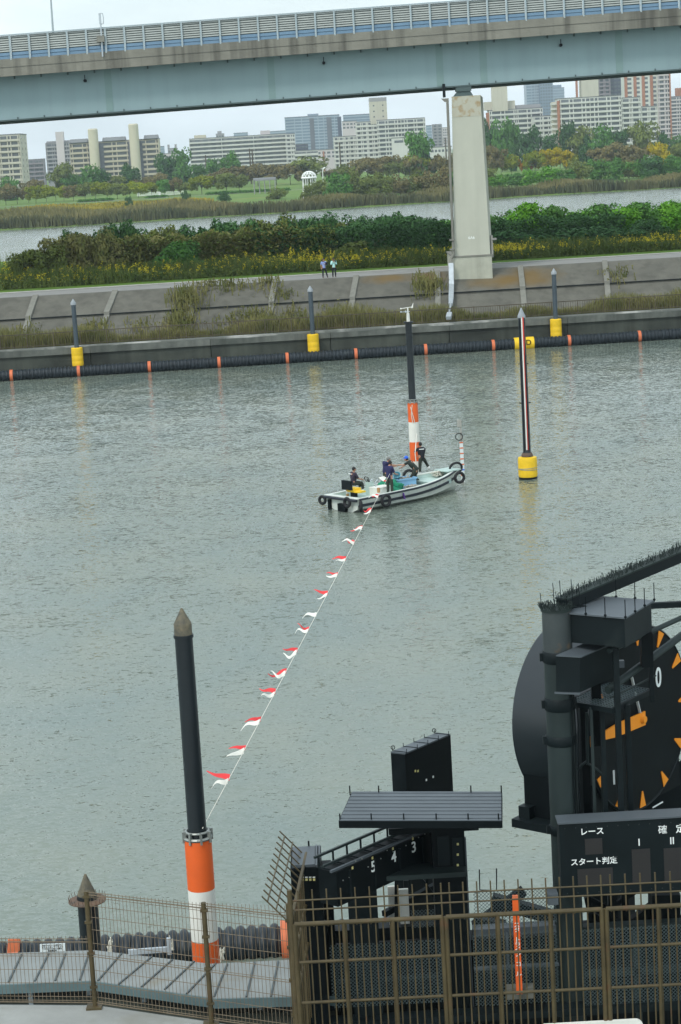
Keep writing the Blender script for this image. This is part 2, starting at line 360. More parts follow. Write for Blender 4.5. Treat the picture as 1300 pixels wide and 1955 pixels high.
# river wall (thing)
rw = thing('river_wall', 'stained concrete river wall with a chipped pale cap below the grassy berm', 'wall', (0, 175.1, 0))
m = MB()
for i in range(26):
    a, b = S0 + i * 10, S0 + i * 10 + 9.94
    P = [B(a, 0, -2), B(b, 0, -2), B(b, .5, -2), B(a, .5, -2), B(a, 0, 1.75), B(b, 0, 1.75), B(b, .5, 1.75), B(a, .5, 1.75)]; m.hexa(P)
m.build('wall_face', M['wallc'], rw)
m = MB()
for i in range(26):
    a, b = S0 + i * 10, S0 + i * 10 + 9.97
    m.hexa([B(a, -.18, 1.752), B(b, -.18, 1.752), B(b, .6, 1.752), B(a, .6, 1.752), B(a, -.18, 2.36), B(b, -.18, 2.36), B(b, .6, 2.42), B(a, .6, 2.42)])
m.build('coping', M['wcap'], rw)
m = MB(); R = random.Random(31); n_ = 260; P = []
for i in range(n_ + 1):
    s = S0 + (S1 - S0) * i / n_; h = .05 + .1 * abs(sin(i * .37) * sin(i * .083)) + R.uniform(0, .05); P += [B(s, -.186, 2.37 - h), B(s, -.186, 2.372), B(s, .2 + h, 2.405)]
m.add(P, [(i * 3 + j, (i + 1) * 3 + j, (i + 1) * 3 + j + 1, i * 3 + j + 1) for i in range(n_) for j in range(2)]); m.build('worn_edge', M['wedge'], rw)
# revetment
rv = thing('sloped_revetment', 'weathered grey concrete slope in two tiers below the riverside path', 'revetment', (0, 180, 0))
sm_ = mat('stained_slope', (.098, .097, .08), .85, .3, .4, .3, streak=.35, c2=(.145, .142, .118)); M['slope'] = sm_
nt = sm_.node_tree; bs_ = nt.nodes['Principled BSDF']; src = bs_.inputs['Base Color'].links[0].from_socket; ge = nt.nodes.new('ShaderNodeNewGeometry'); nn_ = nt.nodes.new('ShaderNodeTexNoise'); nn_.inputs['Scale'].default_value = .7; nn_.inputs['Detail'].default_value = 6
nt.links.new(ge.outputs['Position'], nn_.inputs['Vector'])
for (px, py, sx, sz) in ((1010, 528, 3.2, .9), (950, 535, 3.5, .6), (822, 530, 1.6, .9), (745, 532, 3, .5)):      # rusty lichen stains beside the pier
    p_ = hitd(px, py, 8.6); vm = nt.nodes.new('ShaderNodeVectorMath'); vm.operation = 'SUBTRACT'; vm.inputs[1].default_value = tuple(p_); nt.links.new(ge.outputs['Position'], vm.inputs[0])
    v2 = nt.nodes.new('ShaderNodeVectorMath'); v2.operation = 'MULTIPLY'; v2.inputs[1].default_value = (1 / sx, 0, 1 / sz); nt.links.new(vm.outputs[0], v2.inputs[0])
    ln_ = nt.nodes.new('ShaderNodeVectorMath'); ln_.operation = 'LENGTH'; nt.links.new(v2.outputs[0], ln_.inputs[0])
    ad = nt.nodes.new('ShaderNodeMath'); ad.operation = 'ADD'; nt.links.new(ln_.outputs['Value'], ad.inputs[0]); nt.links.new(nn_.outputs['Fac'], ad.inputs[1])
    mr_ = nt.nodes.new('ShaderNodeMapRange'); mr_.inputs['From Min'].default_value = .7; mr_.inputs['From Max'].default_value = 1.5; mr_.inputs['To Min'].default_value = .75; mr_.inputs['To Max'].default_value = 0; nt.links.new(ad.outputs[0], mr_.inputs['Value'])
    mx_n = nt.nodes.new('ShaderNodeMixRGB'); mx_n.inputs['Color2'].default_value = (.16, .10, .025, 1); nt.links.new(mr_.outputs['Result'], mx_n.inputs['Fac']); nt.links.new(src, mx_n.inputs['Color1']); src = mx_n.outputs['Color']
nt.links.new(src, bs_.inputs['Base Color'])
def slab_strip(pts, name):
    m = MB(); P = []; n = 60
    for i in range(n + 1):
        s = S0 + (S1 - S0) * i / n
        P += [tuple(B(s, d, z)) for d, z in pts]
    k = len(pts)
    m.add(P, [(i * k + j, (i + 1) * k + j, (i + 1) * k + j + 1, i * k + j + 1) for i in range(n) for j in range(k - 1)])
    return m.build(name, M['slope'], rv)
slab_strip([(2.4, 2.5), (6.1, 4.28), (6.12, 4.1)], 'lower_slab')
slab_strip([(6.1, 4.1), (6.15, 4.5), (9.6, 6.06), (9.89, 6.135)], 'upper_slab')
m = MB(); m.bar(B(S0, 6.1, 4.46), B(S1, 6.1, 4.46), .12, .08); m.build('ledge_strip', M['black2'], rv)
for (tx, ty, bx, by) in [(-90, 568, -118, 625), (68, 565, 44, 620), (220, 553, 193, 620), (370, 542, 360, 592), (525, 535, 512, 590), (680, 525, 672, 566), (835, 514, 835, 552), (993, 505, 997, 545), (1154, 494, 1158, 535), (1310, 483, 1318, 525)]:
    p = hitd(tx, ty, 9.7); s1, _ = sd_of(p); q = hitd(bx, by, 6.2 if by < 570 else 4.0); s2, _ = sd_of(q)
    q2 = hitd(tx + (bx - tx) * (.62 if by > 580 else 1), ty + (by - ty) * (.62 if by > 580 else 1), 6.2); sm, _ = sd_of(q2)
    m = MB(); hw = .24
    m.hexa([B(sm - hw, 6.0, 4.3), B(sm + hw, 6.0, 4.3), B(s1 + hw, 9.7, 5.9), B(s1 - hw, 9.7, 5.9), B(sm - hw, 6.0, 4.66), B(sm + hw, 6.0, 4.66), B(s1 + hw, 9.7, 6.26), B(s1 - hw, 9.7, 6.26)])
    sl = sm + (sm - s1) * 1.0
    m.hexa([B(sl - hw, 2.6, 2.3), B(sl + hw, 2.6, 2.3), B(sm + hw, 6.0, 3.9), B(sm - hw, 6.0, 3.9), B(sl - hw, 2.6, 2.72), B(sl + hw, 2.6, 2.72), B(sm + hw, 6.0, 4.36), B(sm - hw, 6.0, 4.36)])
    m.build('rib', M['rib'], rv)
m = MB(); m.bar(B(S0, 17.75, 6.11), B(S1, 17.75, 6.11), .22, .08); tag(m.build('kerb', M['kerb']), kind='structure')
# riverside railing
M['railm'] = mat('railing_brown', (.075, .06, .04), .7, .2, 3)
rl = thing('riverside_railing', 'long dark rusty railing on top of the far river wall', 'railing', (0, 175.7, 2.4))
m = MB(); m.bar(B(-45, .45, 3.55), B(45, .45, 3.55), .07, .07); m.build('top_rail', M['railm'], rl)
m = MB(); m.bar(B(-45, .45, 2.55), B(45, .45, 2.55), .05, .05); m.build('bottom_rail', M['railm'], rl)
for i in range(41):
    s = -45 + i * 2.2; m = MB(); m.bar(B(s, .45, 2.38), B(s, .45, 3.6), .07); m.build('post', M['railm'], rl)
    if i < 41 and s < 44:
        m = MB()
        for k in range(1, 11): m.bar(B(s + k * .2, .45, 2.58), B(s + k * .2, .45, 3.5), .028)
        m.build('bar_panel', M['railm'], rl)

# far land: one sheet to the horizon
def shoreY(x): return 641 + .22 * x + 5 * sin(x * .03) + 2 * sin(x * .11)
def gz(x, Y):
    d = Y - shoreY(x)
    if d < 0: return -1.5
    return min(2.0, .4 + d * .05) + (min(1.2, (d - 60) * .01) if d > 60 else 0)
m = MB(); xs = [-2500, -900] + [-400 + i * 12 for i in range(68)] + [900, 2500]
ds = [-10, 0, 2, 15, 40, 70, 110, 180, 300, 500, 900, 1500, 3000, 7000]
for x in xs:
    for d in ds:
        Y = shoreY(max(-400, min(400, x))) + d
        m.v.append((x, Y, -1.6 if d < 0 else (0.05 if d == 0 else gz(max(-400, min(400, x)), Y))))
k = len(ds); m.f = [(i * k + j, (i + 1) * k + j, (i + 1) * k + j + 1, i * k + j + 1) for i in range(len(xs) - 1) for j in range(k - 1)]
M['lawn'] = mat('park_lawn', (.085, .15, .04), .9, .3, .05, c2=(.15, .23, .05), spec=.1, bump=.3, bscale=1, dirt=((.16, .17, .05), .6, .03))
tag(m.build('park_ground', M['lawn']), kind='structure')
# pale footpath through the park
m = MB()
for (x0, Y0, x1, Y1) in [(-150, 820, 60, 840)]:
    z = 3.26; m.add([(x0, Y0, z), (x1, Y1, z), (x1, Y1 + 5, z), (x0, Y0 + 5, z)], [(0, 1, 2, 3)])
tag(m.build('park_path', M['road']), kind='structure')

# vegetation as stuff: blades and leaf clumps
def blades(name, mt, n, place, hmin, hmax, wid, lean=.25, seed=1, tip=.35, kindtag='stuff', seg=2):
    R = random.Random(seed); m = MB(); V = m.v; Fc = m.f
    for _ in range(n):
        p = place(R)
        if p is None: continue
        x, y, z = p[:3]; hs = p[3] if len(p) > 3 else 1
        h = R.uniform(hmin, hmax) * hs; a = R.uniform(0, 2 * pi); wx, wy = cos(a) * wid / 2, sin(a) * wid / 2
        l = R.uniform(0, lean) * h; b = R.uniform(0, 2 * pi); lx, ly = cos(b) * l, sin(b) * l; o = len(V)
        V += [(x - wx, y - wy, z - .05), (x + wx, y + wy, z - .05), (x + wx * .9 + lx * .35, y + wy * .9 + ly * .35, z + h * .6), (x - wx * .9 + lx * .35, y - wy * .9 + ly * .35, z + h * .6),
              (x + wx * tip + lx, y + wy * tip + ly, z + h), (x - wx * tip + lx, y - wy * tip + ly, z + h)]
        Fc += [(o, o + 1, o + 2, o + 3), (o + 3, o + 2, o + 4, o + 5)]
    return m
def leaves(m, R, c, r, n, size):     # n small leaves in an ellipsoid
    V = m.v; Fc = m.f
    for _ in range(n):
        a = R.uniform(0, 2 * pi); t = R.uniform(-1, 1); q = R.random() ** .4; s = sqrt(1 - t * t)
        x, y, z = c[0] + r[0] * q * s * cos(a), c[1] + r[1] * q * s * sin(a), c[2] + r[2] * q * t
        u = Vector((R.gauss(0, 1), R.gauss(0, 1), R.gauss(0, .6))).normalized(); v = u.cross(Vector((R.gauss(0, 1), R.gauss(0, 1), R.gauss(0, 1)))).normalized()
        u *= size * R.uniform(.6, 1.2); v *= size * .55; o = len(V)
        V += [(x - u.x, y - u.y, z - u.z), (x + v.x, y + v.y, z + v.z), (x + u.x, y + u.y, z + u.z), (x - v.x, y - v.y, z - v.z)]; Fc.append((o, o + 1, o + 2, o + 3))
# far reed beds along the shore
M['reed'] = mat('dry_reeds', (.12, .125, .05), .9, .3, .12, c2=(.25, .225, .10), bump=0, spec=.1)
M['reed2'] = mat('green_reeds', (.05, .07, .03), .9, .3, .1, c2=(.12, .12, .05))
def pl(R):
    x = R.uniform(-125, 130); d = R.uniform(2, 14 + 52 * min(1, max(0, (-15 - x) / 80))); Y = shoreY(x) + d; return (x, Y, gz(x, Y), .8 + .35 * sin(x * .17 + d * .1))
tag(blades('r', None, 26000, pl, 1.6, 3.4, .42, .2, 3).build('reed_bed', M['reed']), 'tall tan reed bed along the far shore of the back channel', 'reeds', kind='stuff')
def pl(R):
    x = R.uniform(-125, 130); d = abs(R.gauss(0, 3.5)) + .3; Y = shoreY(x) + d; return (x, Y, .1, .7 + .5 * abs(sin(x * .09)))
tag(blades('r', None, 9000, pl, 1.5, 3.4, .4, .25, 4).build('shore_reeds', M['reed2']), 'darker green reeds at the water line of the far shore', 'reeds', kind='stuff')
# far goldenrod band in front of the lawn
M['gold'] = mat('goldenrod_far', (.17, .16, .03), .9, .3, .1, c2=(.42, .33, .03))
def pl(R):
    x = R.uniform(-150, -38); d = R.uniform(max(20, 14 + 52 * min(1, max(0, (-15 - x) / 80))), 130 + 30 * sin(x * .06)); Y = shoreY(x) + d
    return (x, Y, gz(x, Y), .6 + .6 * max(0, sin(x * .12 + 1)))
tag(blades('g', None, 14000, pl, .7, 1.7, .6, .3, 5).build('distant_goldenrod', M['gold']), 'yellow flowering weeds between the far lawn and the reed bed', 'flowers', kind='stuff')

# goldenrod and grass beside the near path
def pl(R):
    s = R.uniform(-36, 38); d = 21.6 + abs(R.gauss(0, 1)) * (5 if s < 0 else 2.6)
    if R.random() < .12: s = R.uniform(-42, -16); d = R.uniform(24, 75)
    return (*B(s, d, 6.12), .55 + .25 * sin(s * .4 + d) + .25 * min(1, abs(d - 20.8) * .35))
M['weed'] = mat('weed_green', (.07, .115, .025), .85, .3, .7, c2=(.17, .21, .06), spec=.08)
tag(blades('w', None, 26000, pl, .7, 1.9, .07, .35, 6).build('tall_weeds', M['weed']), 'mixed green and straw weeds edging the riverside path', 'weeds', kind='stuff')
R = random.Random(11); m = MB()
for _ in range(4200):
    s = R.uniform(-36, 38)
    den = .35 + .65 * max(0, sin(s * .33 + 2) * .6 + sin(s * .13 + .4) * .5)
    if R.random() > den: continue
    d = 21.8 + abs(R.gauss(0, 1)) * (5 if s < 0 else 2.6); p = B(s, d, 6.12); h = R.uniform(.55, 1.5) * (.75 + .05 * (d - 21))
    leaves(m, R, (p.x, p.y, p.z + h), (.15, .15, .24), 9, .09)
tag(m.build('goldenrod_flowers', mat('goldenrod_yellow', (.45, .38, .012), .8, .2, 3, c2=(.78, .66, .03))), 'bright yellow goldenrod heads among the weeds by the path', 'flowers', kind='stuff')
m = MB()
for _ in range(20000):
    s = R.uniform(-36, 38); d = 21.3 + abs(R.gauss(0, 1)) * (4.6 if s < 0 else 2.3); p = B(s, d, 6.1 + R.random() * .9); leaves(m, R, (p.x, p.y, p.z), (.12, .12, .12), 2, .11)
tag(m.build('weed_leaves', M['weed']), 'low leafy green growth under the goldenrod beside the path', 'weeds', kind='stuff')
# berm grasses behind the railing, and tufts on the slope
M['bermg'] = mat('berm_grass', (.09, .11, .03), .9, .3, .5, c2=(.24, .22, .085), spec=.1)
def pl(R):
    s = R.uniform(-38, 40); d = R.uniform(.7, 3.6)
    k = .35 + .9 * max(0, .45 + .4 * sin(s * .21 + 1.1) + .25 * sin(s * .83)); return (*B(s, d, 2.45), k)
tag(blades('b', None, 24000, pl, .4, 1.55, .05, .5, 8).build('berm_grass', M['bermg']), 'dry green and straw grass growing behind the railing on the wall', 'grass', kind='stuff')
R = random.Random(5); m = MB()
for (px, py, n, h) in [(45, 615, 50, 1.2), (170, 600, 60, 1.0), (355, 560, 240, 1.9), (345, 600, 220, 1.6), (268, 600, 60, .9), (185, 590, 60, 1.2), (500, 575, 130, 1.3), (395, 528, 80, 1.1), (445, 522, 80, 1.0), (510, 530, 80, 1.0), (430, 575, 60, .7), (535, 560, 60, 1.0), (470, 590, 90, 1.0), (820, 572, 220, 1.5), (640, 575, 70, .9), (560, 585, 90, 1.1), (1180, 545, 60, 1.0)]:
    d0 = 9.3 if py < 540 else (7.0 if py < 575 else 3.8); p = hitd(px, py, d0); s0, _ = sd_of(p)
    for _ in range(n):
        s, d = s0 + R.gauss(0, .7), min(9.7, max(2.6, d0 + R.gauss(0, .7))); z = 2.5 + (d - 2.4) * .49 if d < 6.1 else 4.5 + (d - 6.15) * .45
        q = B(s, d, z); hh = R.uniform(.4, 1) * h; a = R.uniform(0, 6.28); l = R.uniform(0, .5) * hh; hh *= .75; o = len(m.v); wx, wy = .04 * cos(a), .04 * sin(a)
        m.v += [(q.x - wx, q.y - wy, z), (q.x + wx, q.y + wy, z), (q.x + wx + l * sin(a), q.y + wy - l * .3, z + hh), (q.x - wx + l * sin(a), q.y - wy - l * .3, z + hh)]; m.f.append((o, o + 1, o + 2, o + 3))
        leaves(m, R, (q.x, q.y, z + hh * .6), (.15, .15, .3), 2, .1)
tag(m.build('slope_weeds', M['bermg']), 'weed tufts rooted in the joints of the concrete slope', 'weeds', kind='stuff')

# ------------------------------------------------------------------ tree and shrub prototypes
def crown_mesh(kind, seed, n, leaf):
    R = random.Random(seed); m = MB(); lob = []
    if kind == 'round':
        for _ in range(16):
            a = R.uniform(0, 6.28); t = R.uniform(.15, .82); rr = R.uniform(.1, .62) * sqrt(max(.05, 1 - ((t - .5) * 1.6) ** 2)); lob.append((rr * cos(a), rr * sin(a), t, R.uniform(.26, .42), R.uniform(.13, .2)))
    elif kind == 'spread':
        for _ in range(18):
            a = R.uniform(0, 6.28); rr = R.uniform(.15, .8); t = R.uniform(.42, .84) - rr * .16; lob.append((rr * cos(a), rr * sin(a), t, R.uniform(.2, .36), R.uniform(.09, .16)))
    elif kind == 'bush':
        for _ in range(18):
            a = R.uniform(0, 6.28); rr = R.uniform(.05, .75); t = R.uniform(.08, .8) * sqrt(1 - rr * rr * .9); lob.append((rr * cos(a), rr * sin(a), t, R.uniform(.22, .36), R.uniform(.12, .22)))
    elif kind == 'feather':
        for _ in range(26):
            a = R.uniform(0, 6.28); rr = R.uniform(.0, .7); t = R.uniform(.1, .86); lob.append((rr * cos(a), rr * sin(a), t, R.uniform(.1, .26), R.uniform(.14, .26)))
    V = m.v; Fc = m.f
    for _ in range(n):
        c = lob[R.randrange(len(lob))]; a = R.uniform(0, 6.28); t = R.uniform(-.9, 1) ; s = sqrt(max(0, 1 - t * t)); q = R.uniform(.72, 1.08) if R.random() < .8 else R.uniform(.2, 1.3)
        d = Vector((s * cos(a), s * sin(a), t)); x, y, z = c[0] + c[3] * q * d.x, c[1] + c[3] * q * d.y, c[2] + c[4] * q * d.z
        if z < .01: z = R.uniform(.01, .1)
        nn = (d + Vector((R.gauss(0, .6), R.gauss(0, .6), R.gauss(.25, .6)))).normalized(); u = nn.cross(Vector((R.gauss(0, 1), R.gauss(0, 1), R.gauss(0, 1)))).normalized(); v = nn.cross(u)
        k = leaf * R.uniform(.6, 1.35); u *= k; v *= k * R.uniform(.45, .8); u.z *= .6 if kind != 'feather' else 1.2; o = len(V)
        V += [(x - u.x, y - u.y, z - u.z), (x + v.x, y + v.y, z + v.z), (x + u.x * .9, y + u.y * .9, z + u.z), (x - v.x, y - v.y, z - v.z)]; Fc.append((o, o + 1, o + 2, o + 3))
    return m.mesh('crown', FOL['green'])
def trunk_mesh(seed, top=.6, r=.035, nb=6):
    R = random.Random(seed); m = MB(); m.path([(0, 0, -.03), (.01, 0, .15), (R.uniform(-.03, .03), R.uniform(-.03, .03), top * .55), (R.uniform(-.05, .05), 0, top)], [r, r * .8, r * .6, r * .25], 7)
    for _ in range(nb):
        a = R.uniform(0, 6.28); z0 = R.uniform(.18, top * .7); m.path([(0, 0, z0), (.22 * cos(a), .22 * sin(a), z0 + .16), (.5 * cos(a), .5 * sin(a), z0 + .28)], [r * .5, r * .3, r * .12], 5)
    return m.mesh('trunk', M['trunk'])
CR = {('round', i): crown_mesh('round', 20 + i, 2300, .062) for i in range(4)}
CR.update({('spread', i): crown_mesh('spread', 40 + i, 1900, .062) for i in range(4)})
CR.update({('bush', i): crown_mesh('bush', 60 + i, 2200, .06) for i in range(4)})
CR.update({('shrub', i): crown_mesh('bush', 80 + i, 5200, .042) for i in range(3)})
CR.update({('feather', i): crown_mesh('feather', 90 + i, 5600, .036) for i in range(3)})
TR = [trunk_mesh(i) for i in range(3)]; TRb = [trunk_mesh(9 + i, .4, .02, 4) for i in range(2)]
tn = [0]
def plant(name, cat, label, x, Y, z0, hw, h, kind, col, group=None, trunk=True, depth=None):
    tn[0] += 1; i = tn[0]; R = random.Random(i * 13)
    t = thing(name, label, cat, (x, Y, z0), group)
    me = CR[(kind, i % (3 if kind in ('shrub', 'feather') else 4))]
    c = bpy.data.objects.new('crown', me); COL.objects.link(c); c.parent = t
    c.material_slots[0].link = 'OBJECT'; c.material_slots[0].material = FOL[col]
    wk = 2.15 if kind in ('shrub', 'feather') else 1.3; dp = depth or hw * wk; c.scale = (hw * wk, dp, h * 1.06); c.rotation_euler = (0, 0, R.uniform(0, 6.28) if depth is None else 0)
    if trunk:
        k = bpy.data.objects.new('trunk', (TR if kind in ('round', 'spread') else TRb)[i % 2]); COL.objects.link(k); k.parent = t; k.scale = (hw * .8, hw * .8, h)
    return t
def tree(px, ytop, Y, hwpx, kind, col, label, name='park_tree', cat='tree', group=None, trunk=True):
    p = at(px, ytop, Y); z0 = gz(p.x, Y); return plant(name, cat, label, p.x, Y, z0 - .1, hwpx * Y / F, max(1.5, p.z - z0) * 1.06, kind, col, group, trunk)

# ------------------------------------------------------------------ far park trees
ORD = ['first', 'second', 'third', 'fourth', 'fifth', 'sixth', 'seventh', 'eighth', 'ninth', 'tenth', 'eleventh', 'twelfth', 'thirteenth', 'fourteenth', 'fifteenth', 'sixteenth', 'seventeenth', 'eighteenth', 'nineteenth', 'twentieth']
CN = dict(green='green', dark='dark green', yg='yellow-green', yellow='yellow', brown='reddish brown', olive='olive green', orange='orange', kudzu='bright green')
def row(items, Y, kind, phrase, group, dY=12, name='park_tree', cat='tree'):
    items = sorted(items)
    for i, it in enumerate(items):
        px, yt, hw, col = it[:4]; k = it[4] if len(it) > 4 else kind
        R = random.Random(px); tree(px, yt, Y + R.uniform(-dY, dY), hw, k, col, '%s, %s from the left %s' % ({'park_tree': CN[col] + ' tree', 'shore_bush': CN[col] + ' bush'}[name], ORD[i] if i < 20 else 'last', phrase), name, cat, group)
row([(8, 350, 20, 'brown'), (30, 352, 19, 'brown'), (52, 352, 16, 'brown'), (66, 352, 17, 'yg'), (86, 353, 16, 'yg'), (104, 351, 15, 'yg'), (120, 354, 15, 'yg'), (138, 351, 17, 'brown'), (160, 347, 16, 'olive'), (180, 343, 20, 'yg'), (202, 346, 16, 'yg')], 880, 'spread', 'in the row on the far-left lawn', 'small trees along the left lawn')
row([(222, 350, 17, 'olive'), (246, 345, 17, 'yg'), (262, 344, 15, 'yg'), (288, 347, 17, 'yg'), (312, 340, 16, 'green'), (330, 338, 16, 'brown'), (350, 344, 14, 'olive'), (383, 334, 24, 'yg'), (430, 327, 24, 'olive'), (455, 332, 18, 'olive')], 860, 'spread', 'in the row left of the shelter', 'small trees along the middle lawn')
row([(18, 338, 26, 'green', 'bush'), (60, 342, 20, 'brown'), (115, 318, 26, 'olive', 'round'), (140, 332, 22, 'green'), (172, 320, 24, 'green', 'round'), (196, 325, 14, 'dark', 'round'), (222, 333, 20, 'olive'), (246, 316, 22, 'dark', 'round'), (275, 334, 22, 'brown'), (300, 330, 20, 'brown')], 1000, 'spread', 'in second row behind left lawn', 'taller trees behind the left lawn', 8)
row([(312, 300, 20, 'dark', 'round'), (345, 290, 26, 'green', 'round'), (330, 308, 30, 'dark', 'round'), (380, 316, 16, 'green', 'round'), (410, 308, 18, 'green', 'round'), (440, 294, 24, 'green', 'round')], 1080, 'round', 'in tall clump before long white block', 'large evergreens left of the centre', 8)
row([(395, 332, 20, 'brown'), (420, 325, 22, 'brown'), (455, 314, 30, 'brown'), (490, 312, 28, 'brown'), (525, 309, 30, 'brown'), (552, 312, 22, 'brown'), (592, 304, 36, 'olive', 'round'), (635, 322, 20, 'brown')], 1000, 'spread', 'in stand before the gazebo', 'bare reddish trees in the middle of the park', 8)
row([(665, 308, 26, 'olive'), (700, 300, 30, 'brown'), (735, 295, 28, 'brown'), (760, 302, 26, 'olive'), (780, 288, 24, 'brown'), (798, 297, 28, 'yg', 'round'), (798, 256, 27, 'green', 'round'), (813, 288, 14, 'dark', 'round'), (840, 288, 22, 'brown'), (842, 303, 22, 'green'), (865, 300, 20, 'brown')], 940, 'spread', 'in wood between gazebo and pier', 'trees left of the bridge pier', 6)
row([(930, 236, 18, 'dark', 'round'), (955, 236, 24, 'green', 'round'), (978, 240, 18, 'green', 'round'), (972, 266, 18, 'green', 'round'), (1010, 247, 26, 'dark', 'round'), (1050, 262, 24, 'dark', 'round'), (1080, 238, 18, 'dark', 'round'), (1118, 262, 15, 'dark', 'round'), (1105, 250, 30, 'olive', 'round'), (1150, 244, 28, 'green', 'round'), (1180, 252, 20, 'dark', 'round'), (1225, 240, 30, 'olive', 'round'), (1262, 258, 22, 'dark', 'round'), (1292, 262, 18, 'green', 'round')], 1010, 'round', 'in tall line right of pier', 'tall trees right of the bridge pier', 6)
row([(940, 276, 24, 'brown'), (955, 292, 16, 'yg'), (975, 294, 16, 'yg'), (1002, 300, 12, 'orange'), (1020, 288, 20, 'yg'), (1040, 282, 20, 'yellow'), (1068, 280, 20, 'yellow'), (1085, 286, 16, 'yg'), (1120, 282, 24, 'dark', 'bush'), (1150, 278, 28, 'brown'), (1185, 270, 32, 'brown'), (1215, 276, 24, 'brown'), (1256, 275, 22, 'yellow', 'round'), (1290, 278, 22, 'olive', 'round')], 900, 'spread', 'in autumn row right of pier', 'autumn trees right of the bridge pier', 6)
row([(585, 352, 14, 'olive'), (612, 344, 26, 'olive'), (640, 330, 30, 'green'), (665, 324, 30, 'olive'), (695, 336, 24, 'olive'), (715, 330, 26, 'olive'), (742, 336, 24, 'olive'), (770, 332, 28, 'brown'), (795, 328, 24, 'olive'), (820, 326, 24, 'brown'), (848, 316, 24, 'brown'), (870, 318, 22, 'green')], 706, 'bush', 'in scrub left of the pier', 'scrub behind the reeds left of the pier', 8, 'shore_bush', 'bush')
row([(935, 318, 20, 'olive'), (950, 334, 22, 'kudzu'), (985, 330, 24, 'green'), (1012, 322, 24, 'kudzu'), (1050, 318, 26, 'kudzu'), (1040, 332, 22, 'green'), (1082, 322, 22, 'green'), (1106, 303, 28, 'olive'), (1140, 301, 26, 'green'), (1172, 302, 24, 'green'), (1200, 306, 22, 'olive'), (1225, 297, 24, 'green'), (1250, 295, 26, 'dark'), (1276, 298, 22, 'green'), (1298, 300, 22, 'green')], 730, 'bush', 'in scrub right of the pier', 'scrub behind the reeds right of the pier', 8, 'shore_bush', 'bush')
for px, yt, hw, col, lb in [(31, 396, 11, 'olive', 'small olive bush at far left among the yellow weeds of the far shore'), (246, 373, 8, 'dark', 'small round dark bush on the lawn below the left beige apartment block'), (352, 364, 9, 'dark', 'small round dark bush where the yellow weeds meet the middle lawn'), (428, 364, 15, 'dark', 'wide round dark bush on the lawn edge left of the shelter'), (532, 357, 21, 'olive', 'low wide olive bush among the reeds below the shelter')]:
    tree(px, yt, 725, hw, 'bush', col, lb, 'round_bush', 'bush', None, False)
m = MB(); R = random.Random(3)
for (x0, x1, yy) in [(150, 215, 378), (280, 318, 372), (395, 520, 362), (525, 552, 350)]:
    for k in range(int((x1 - x0) * 4)):
        p = at(R.uniform(x0, x1), yy, 835); z = gz(p.x, 835); leaves(m, R, (p.x, 835 + R.uniform(-1, 1), z + .5), (1, 1, .7), 6, .35)
tag(m.build('low_hedge', FOL['green']), 'low clipped hedge pieces under the small trees at the lawn edge', 'hedge', kind='stuff')

# ------------------------------------------------------------------ shrubs on the near embankment
SH = [(75, 476, 34, 'olive', 'feather'), (120, 452, 36, 'reedg', 'feather'), (165, 446, 34, 'reedg', 'feather'), (150, 446, 24, 'dark', 'feather'), (210, 432, 34, 'dark', 'feather'), (205, 458, 40, 'reedg', 'feather'), (255, 455, 36, 'reedg', 'feather'), (245, 432, 24, 'dark', 'shrub'), (290, 440, 34, 'olive', 'feather'), (345, 447, 30, 'green', 'shrub'), (330, 464, 34, 'olive', 'shrub'),
      (385, 436, 34, 'dark', 'feather'), (430, 424, 36, 'dark', 'feather'), (420, 450, 36, 'reedg', 'feather'), (470, 428, 34, 'olive', 'feather'), (515, 420, 36, 'olive', 'feather'), (560, 418, 34, 'dark', 'feather'), (605, 416, 36, 'dark', 'feather'), (575, 440, 36, 'olive', 'shrub'), (650, 424, 34, 'olive', 'feather'), (695, 418, 36, 'dark', 'feather'),
      (740, 412, 36, 'dark', 'feather'), (785, 408, 36, 'dark', 'shrub'), (760, 436, 38, 'dark', 'feather'), (830, 408, 36, 'green', 'shrub'), (680, 446, 40, 'olive', 'shrub'), (870, 408, 34, 'green', 'shrub')]
SH2 = [(925, 404, 36, 'green', 'shrub'), (965, 394, 36, 'green', 'shrub'), (1005, 382, 30, 'kudzu', 'shrub'), (1030, 380, 28, 'kudzu', 'shrub'), (950, 430, 40, 'dark', 'shrub'), (1060, 388, 32, 'green', 'shrub'), (1095, 388, 34, 'kudzu', 'shrub'), (1020, 425, 44, 'dark', 'shrub'), (1135, 386, 34, 'green', 'shrub'), (1100, 425, 44, 'dark', 'shrub'), (1175, 382, 34, 'kudzu', 'shrub'),
       (1215, 382, 34, 'green', 'shrub'), (1180, 420, 40, 'dark', 'shrub'), (1240, 408, 30, 'dark', 'shrub')]
SH3 = [(1255, 376, 34, 'kudzu', 'shrub'), (1290, 372, 32, 'kudzu', 'shrub'), (1275, 400, 30, 'kudzu', 'shrub'), (1310, 405, 34, 'kudzu', 'shrub'), (1335, 385, 34, 'kudzu', 'shrub')]
